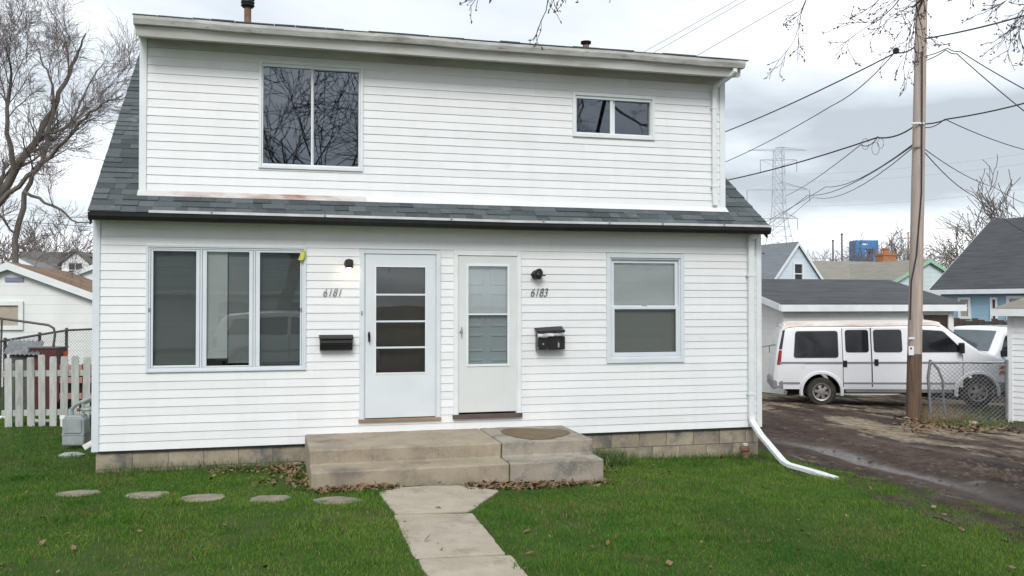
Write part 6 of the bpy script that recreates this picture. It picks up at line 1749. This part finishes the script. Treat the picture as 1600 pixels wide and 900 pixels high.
# ------------------------------------------------------------------ right chain link piece with a bent post
f0 = gat(1452, 660, 18.8); f1 = at(1574, 570, 18.3)
tp = at(1453, 566, 18.8); te = at(1576, 566, 18.3)
cl = chain_link('chain_link_fence', 'short sagging chain link fence with a bent post by the shed', [(tp.x, tp.y, tp.z - 1.18), (te.x, te.y, te.z - 1.18)], 1.18, .085, .0045, .03, M['galv'], True, False)
b_ = Vector(cl.location)
mb = MB(); mb.tube([Vector(at(u, v, 18.8)) - b_ for u, v in ((1454, 562), (1450, 590), (1452, 612), (1454, 655))], .03, 8); mb.build('post', M['galv'], cl, smooth=True)
mb = MB(); mb.tube([Vector(at(u, v, 18.75)) - b_ for u, v in ((1457, 566), (1466, 577), (1473, 595), (1474, 625), (1478, 650))], .025, 8); mb.build('bent_post', M['galv'], cl, smooth=True)
mb = MB(); mb.tube([Vector(at(1573, v, 18.25)) - b_ for v in (562, 655)], .03, 8); mb.build('post', M['galv'], cl, smooth=True)
# gate piece left of the van
p = at(1188, 545, 22.8); o = empty('gate_rail', p, 'thin grey gate rail left of the van', 'gate')
mb = MB(); mb.tube([(-.3, 0, 0), (.42, 0, .10)], .018, 6); mb.build('rail', M['galv'], o)
mb = MB(); mb.tube([(.25, 0, .08), (.25, 0, -.10)], .014, 6); mb.build('latch', M['galv'], o)

# ------------------------------------------------------------------ weeds, rubble, leaves, grass
def blades(seed, P, hgt, wid, lean, names):
    rs = np.random.RandomState(seed); n = len(P)
    a = rs.uniform(0, 2 * math.pi, n); w = wid * rs.uniform(.6, 1.4, n); h = hgt * rs.uniform(.55, 1.35, n) if np.isscalar(hgt) else hgt
    la = rs.uniform(0, 2 * math.pi, n); ll = lean * rs.uniform(.1, 1.0, n) * h
    dx, dy = np.cos(a) * w / 2, np.sin(a) * w / 2
    tip = P + np.stack([np.cos(la) * ll, np.sin(la) * ll, h], -1)
    V = np.stack([P + np.stack([-dx, -dy, 0 * dx], -1), P + np.stack([dx, dy, 0 * dx], -1), tip], 1).reshape(-1, 3)
    return V, np.arange(n * 3).reshape(-1, 3)
def stuff_mesh(name, V, F, m, label, cat):
    me = quad_mesh(name, V, F, m, False); o = link_mesh(name, me); o['kind'] = 'stuff'; return tag(o, label, cat)

# value noise for patches
_g = np.random.RandomState(3).rand(64, 64)
def vnoise(x, y, s):
    x = x * s; y = y * s; xi = np.floor(x).astype(int); yi = np.floor(y).astype(int); fx = x - xi; fy = y - yi
    fx = fx*fx*(3-2*fx); fy = fy*fy*(3-2*fy)
    g = lambda a, b: _g[a % 64, b % 64]
    return (g(xi, yi)*(1-fx) + g(xi+1, yi)*fx)*(1-fy) + (g(xi, yi+1)*(1-fx) + g(xi+1, yi+1)*fx)*fy
def in_poly(x, y, poly):
    r = np.zeros(len(x), bool); j = len(poly) - 1
    for i in range(len(poly)):
        xi, yi = poly[i]; xj, yj = poly[j]
        c = ((yi > y) != (yj > y)) & (x < (xj - xi) * (y - yi) / (yj - yi + 1e-12) + xi); r ^= c; j = i
    return r
def lawn_mask(x, y):
    ok = x < xedge(y) + 0.10 * (vnoise(x, y, 3.0) - .3)
    ok &= ~((x > -0.02) & (x < W + .02) & (y > 0.0) & (y < BK))
    ok &= ~((x > 2.42) & (x < 5.70) & (y > -1.54))
    j = .10 * (vnoise(x, y, 7.0) - .35) * np.where(x < 3.5, -1, 1)
    ok &= ~in_poly(x + j, y + .05 * (vnoise(x, y, 9.0) - .5), [(3.09, -2.0), (3.30, -1.60), (3.98, -1.60), (4.30, -1.98), (4.06, -2.45), (3.85, -2.88), (3.80, -4.4), (3.72, -11.5), (3.00, -11.5), (3.06, -4.4), (3.11, -2.95)])
    for (sx_, sy_, r) in stone_pos: ok &= ((x - sx_) ** 2 + ((y - sy_) / .66) ** 2) > (r * (.42 + .55 * vnoise(x, y, 6))) ** 2
    # bare strip full of leaves along the stoop and foundation
    dens = np.ones_like(x)
    dens[(y > -0.16) & (x > 0) & (x < W)] *= .5
    lit = ((y > -1.95 + .2 * vnoise(x, y, 3)) & (y < -1.5) & (x > 2.3) & (x < 5.3)) | ((x > 2.0) & (x < 2.45) & (y > -1.7) & (y < 0))
    dens[lit] *= .30
    dens *= .50 + .70 * vnoise(x, y, 1.1); thin = np.clip((vnoise(x + 13, y + 27, 1.7) + .35 * vnoise(x, y, 6) - .92) / .15, 0, 1); dens *= 1 - .75 * thin
    return ok, dens
def grass():
    rs = np.random.RandomState(2); Ps = []; Hs = []; Cs = []; Wd_ = []
    def region(n, x0, x1, y0, y1, w):
        x = rs.uniform(x0, x1, n); y = rs.uniform(y0, y1, n)
        ok, dens = lawn_mask(x, y); ok &= rs.rand(n) < dens; x = x[ok]; y = y[ok]
        c = vnoise(x + 7, y + 3, .9) * .5 + vnoise(x, y, 2.7) * .35 + vnoise(x + 31, y + 11, 8) * .3
        h = .014 + .028 * np.clip(c, 0, 1.2) * rs.uniform(.6, 1.4, len(x)); h[y > -.35] *= 1.15; tuft = np.clip((vnoise(x + 3, y + 17, 3.2) + .3 * vnoise(x, y, 11) - .88) / .14, 0, 1); h *= 1 + .9 * tuft
        Ps.append(np.stack([x, y, hz(x, y) - .004], -1)); Hs.append(h); Cs.append(c); Wd_.append(np.full(len(x), w))
    region(330000, -2.5, 10.2, -7.6, 0.0, .0062)
    region(60000, -4.5, 2.0, -1.0, 7.0, .008)
    region(22000, -9, -2.2, -8, 8, .011)
    region(9000, 8.5, 9.0, 0, 5, .008)
    P = np.concatenate(Ps); H = np.concatenate(Hs); C = np.concatenate(Cs); w = np.concatenate(Wd_); n = len(P)
    a = rs.uniform(0, 2 * math.pi, n); la = rs.uniform(0, 2 * math.pi, n); ll = rs.uniform(.1, .95, n) * H
    w = w * rs.uniform(.6, 1.3, n)
    dx, dy = np.cos(a) * w / 2, np.sin(a) * w / 2; z0 = 0 * dx
    mid = P + np.stack([np.cos(la) * ll * .35, np.sin(la) * ll * .35, H * .62], -1); tip = P + np.stack([np.cos(la) * ll, np.sin(la) * ll, H], -1)
    o1 = np.stack([dx, dy, z0], -1)
    V = np.stack([P - o1, P + o1, mid + o1 * .75, mid - o1 * .75, tip], 1).reshape(-1, 3)
    b = np.arange(n) * 5
    F = np.concatenate([np.stack([b, b+1, b+2], -1), np.stack([b, b+2, b+3], -1), np.stack([b+3, b+2, b+4], -1)])
    me = bpy.data.meshes.new('grass'); me.vertices.add(len(V)); me.vertices.foreach_set('co', V.astype(np.float32).ravel())
    nf = len(F); me.loops.add(nf * 3); me.loops.foreach_set('vertex_index', F.astype(np.int32).ravel()); me.polygons.add(nf); me.polygons.foreach_set('loop_start', np.arange(0, nf * 3, 3, dtype=np.int32)); me.update(calc_edges=True)
    # each blade has its own green, patches lean to yellow or to deep green, a few are straw
    t = np.clip((vnoise(P[:, 0] + 2, P[:, 1] + 8, 1.3) * .6 + vnoise(P[:, 0], P[:, 1] + 5, 4.5) * .45 + vnoise(P[:, 0] + 1, P[:, 1], 12) * .25 - .18) * .95 + rs.normal(size=n) * .18, 0, 1)[:, None]
    col = np.array([.050, .165, .020]) * (1 - t) + np.array([.180, .275, .048]) * t
    dk = (vnoise(P[:, 0] + 50, P[:, 1] + 20, .55) + .25 * vnoise(P[:, 0], P[:, 1], 3))[:, None]; dk = np.clip((dk - .62) / .3, 0, 1)
    col = col * (1 - dk) + col * np.array([.72, .80, .85]) * dk
    straw = rs.rand(n) < (.05 + .25 * np.clip((vnoise(P[:, 0] + 9, P[:, 1] + 40, 1.4) - .70) / .2, 0, 1)); col[straw] = np.array([.26, .21, .10]) * rs.uniform(.6, 1.1, (straw.sum(), 1))
    col4 = np.concatenate([np.repeat(col, 5, 0), np.ones((n * 5, 1))], 1)
    at_ = me.color_attributes.new('tint', 'FLOAT_COLOR', 'POINT'); at_.data.foreach_set('color', col4.astype(np.float32).ravel())
    m = bpy.data.materials.new('grass_blade'); m.use_nodes = True; nn, l = m.node_tree.nodes, m.node_tree.links; bs = nn['Principled BSDF']
    av = nn.new('ShaderNodeAttribute'); av.attribute_name = 'tint'; l.new(av.outputs['Color'], bs.inputs['Base Color']); bs.inputs['Roughness'].default_value = .65; bs.inputs['Specular IOR Level'].default_value = .10
    tr = nn.new('ShaderNodeBsdfTranslucent'); l.new(av.outputs['Color'], tr.inputs[0]); mx = nn.new('ShaderNodeMixShader'); mx.inputs[0].default_value = .3
    l.new(bs.outputs[0], mx.inputs[1]); l.new(tr.outputs[0], mx.inputs[2]); l.new(mx.outputs[0], nn['Material Output'].inputs[0])
    me.materials.append(m)
    o = link_mesh('grass', me); o['kind'] = 'stuff'; tag(o, 'mown green lawn grass in front of the house', 'grass')
grass()

def leaves(name, label, regions, seed, size=.030, m=None):
    rs = np.random.RandomState(seed); P = []; 
    for (n, x0, x1, y0, y1, hmax) in regions:
        x = x0 + (x1 - x0) * rs.beta(1.3, 1.3, n); y = y0 + (y1 - y0) * rs.rand(n)
        P.append(np.stack([x, y, hz(x, y) + .008 + hmax * rs.rand(n)], -1))
    P = np.concatenate(P); n = len(P)
    a = rs.uniform(0, 6.283, n); tl = rs.normal(size=(n, 2)) * .45
    ax = np.stack([np.cos(a), np.sin(a), tl[:, 0]], -1); ay = np.stack([-np.sin(a), np.cos(a), tl[:, 1]], -1)
    s = size * rs.uniform(.5, 1.4, (n, 1)); up = np.stack([0*a, 0*a, rs.uniform(.1, .5, n)], -1) * s
    V = np.stack([P - ax*s, P - ay*s*.55 + up*.4, P + ax*s + up, P + ay*s*.55 + up*.4], 1).reshape(-1, 3)
    return stuff_mesh(name, V, np.arange(n*4).reshape(-1, 4), m or M['leaf_dead'], label, 'leaves')
leaves('dead_leaves', 'brown dead leaves heaped around the foot of the stoop', [(300, 2.42, 3.35, -1.84, -1.57, .025), (430, 4.0, 5.35, -1.92, -1.58, .025), (130, 2.15, 2.44, -1.65, -.05, .03), (90, 1.75, 2.44, -1.3, -.05, .015), (150, 1.3, 2.3, -.40, -.05, .02), (90, 5.72, 6.2, -1.0, -.1, .03), (60, 5.3, 5.8, -1.85, -1.6, .02)], 4)
leaves('scattered_leaves', 'single dead leaves scattered over the lawn', [(170, -2, 9, -7, -.2, .035)], 6, .03)
# weeds along the foundation
rs = np.random.RandomState(8)
def weed(name, label, x0, x1, y0, y1, n, h, m, wid=.010):
    x = rs.uniform(x0, x1, n); y = rs.uniform(y0, y1, n); V, F = blades(int(x0 * 10) + 50, np.stack([x, y, hz(x, y)], -1), h, wid, .6, None)
    return stuff_mesh(name, V, F, m, label, 'weeds')
weed('foundation_weeds', 'leafy weeds against the blocks right of the stoop', 5.74, 6.5, -.55, -.03, 900, .16, M['weed'], .016)
weed('foundation_weeds', 'tall grass tufts against the left foundation blocks', .1, 2.2, -.16, -.02, 700, .12, M['weed'], .008)
weed('foundation_weeds', 'grass tufts against the right foundation blocks', 6.5, 8.2, -.14, -.02, 420, .10, M['weed'], .008)
# weeds and rubbish at the pole
wl_ = gat(1500, 655, 18.5)
def patch_weeds(name, label, n, h, m, seed, du=(1432, 1574), dv=(632, 672), wid=.012):
    r2 = np.random.RandomState(seed); P = []
    for i in range(n):
        p = gat(r2.uniform(*du), r2.uniform(*dv), 18.0) if i < 60 else None
        if p is None:
            b = P[r2.randint(0, 60)]; p = Vector((b[0] + r2.normal() * .22, b[1] + r2.normal() * .22, 0))
        P.append((p.x, p.y, gz(p.x, p.y)))
    V, F = blades(seed, np.array(P), h, wid, .8, None); return stuff_mesh(name, V, F, m, label, 'weeds')
patch_weeds('dry_weeds', 'dry brown weeds around the bent fence post', 900, .20, M['dry_weed'], 4, (1445, 1490), (640, 662))
patch_weeds('rough_grass', 'rough green grass in front of the shed fence', 2600, .10, M['weed'], 5, (1470, 1574), (636, 668))
patch_weeds('dry_weeds', 'dark dead weeds at the garage wall left of the van', 260, .45, M['dry_weed'], 14, (1189, 1203), (603, 608), .02)
def patch_leaves():
    r2 = np.random.RandomState(6); P = []
    for i in range(60):
        p = gat(r2.uniform(1415, 1570), r2.uniform(648, 676), 18.0); P.append((p.x, p.y))
    P = np.array(P); idx = r2.randint(0, 60, 900); x = P[idx, 0] + r2.normal(size=900) * .18; y = P[idx, 1] + r2.normal(size=900) * .18
    pts = np.stack([x, y, hz(x, y) + .02], -1); a = r2.uniform(0, 6.28, 900); s = .05 * r2.uniform(.5, 1.3, (900, 1))
    ax = np.stack([np.cos(a), np.sin(a), r2.normal(size=900) * .4], -1); ay = np.stack([-np.sin(a), np.cos(a), r2.normal(size=900) * .4], -1)
    V = np.stack([pts - ax*s, pts - ay*s*.6, pts + ax*s, pts + ay*s*.6], 1).reshape(-1, 3)
    stuff_mesh('leaf_litter', V, np.arange(3600).reshape(-1, 4), M['leaf_dead'], 'leaf litter around the foot of the utility pole', 'leaves')
patch_leaves()
rg = random.Random(14)
for i, (u, v, s_, lab) in enumerate(((1466, 652, .13, 'white crumpled rubbish beside the pole'), (1472, 656, .10, 'small white rubbish scrap by the weeds'), (1492, 653, .12, 'pale stone amid the rough grass'), (1419, 655, .10, 'tan stone at the pole\'s foot'), (1520, 663, .13, 'flat grey stone near the shed'))):
    p = gat(u, v, 18.5); mb = MB(); mb.lathe([(.3, 0), (1.0, .1), (.9 + rg.uniform(0, .2), .35), (.5, .6), (.1, .65)], (0, 0, 0), 'z', 8); o = mb.build('rubble', M['trim'] if i < 2 else M['slab'], None)
    o.location = p; o.scale = (s_, s_ * .7, s_ * .8); o.rotation_euler = (0, 0, rg.uniform(0, 3)); tag(o, lab, 'rubble')
# mud clods along the wheel tracks
r3 = np.random.RandomState(10); mbs = MB()
for i in range(700):
    if i < 300: y = r3.uniform(-5.5, 5.5); x = float(xedge(y)) + r3.choice([.35, .7, 1.45, 1.9, 2.3]) + r3.normal() * .2
    else: y = -1.9 + r3.normal() * .75; x = 11.2 + .0 * y + r3.normal() * .40
    s = .010 + .055 * r3.rand() ** 3; z = float(zdrive(np.array(x), np.array(y)))
    q = [(x + s * math.cos(k * 1.26) * r3.uniform(.7, 1.2), y + s * 1.4 * math.sin(k * 1.26) * r3.uniform(.7, 1.2), z - .01) for k in range(5)]
    b0 = len(mbs.v); mbs.v += q + [(x + r3.normal() * s * .3, y + r3.normal() * s * .3, z + s * r3.uniform(.35, .7))]
    for k in range(5): mbs.f.append((b0 + k, b0 + (k + 1) % 5, b0 + 5)); mbs.m.append(0)
M['clod'] = mat('mud_clod', (0.04, 0.03, 0.024), (0.10, 0.075, 0.055), rough=.7, scale=4)
o = mbs.build('mud_clods', M['clod'], None); o['kind'] = 'stuff'; tag(o, 'small clods of dark mud along the wheel tracks', 'mud')
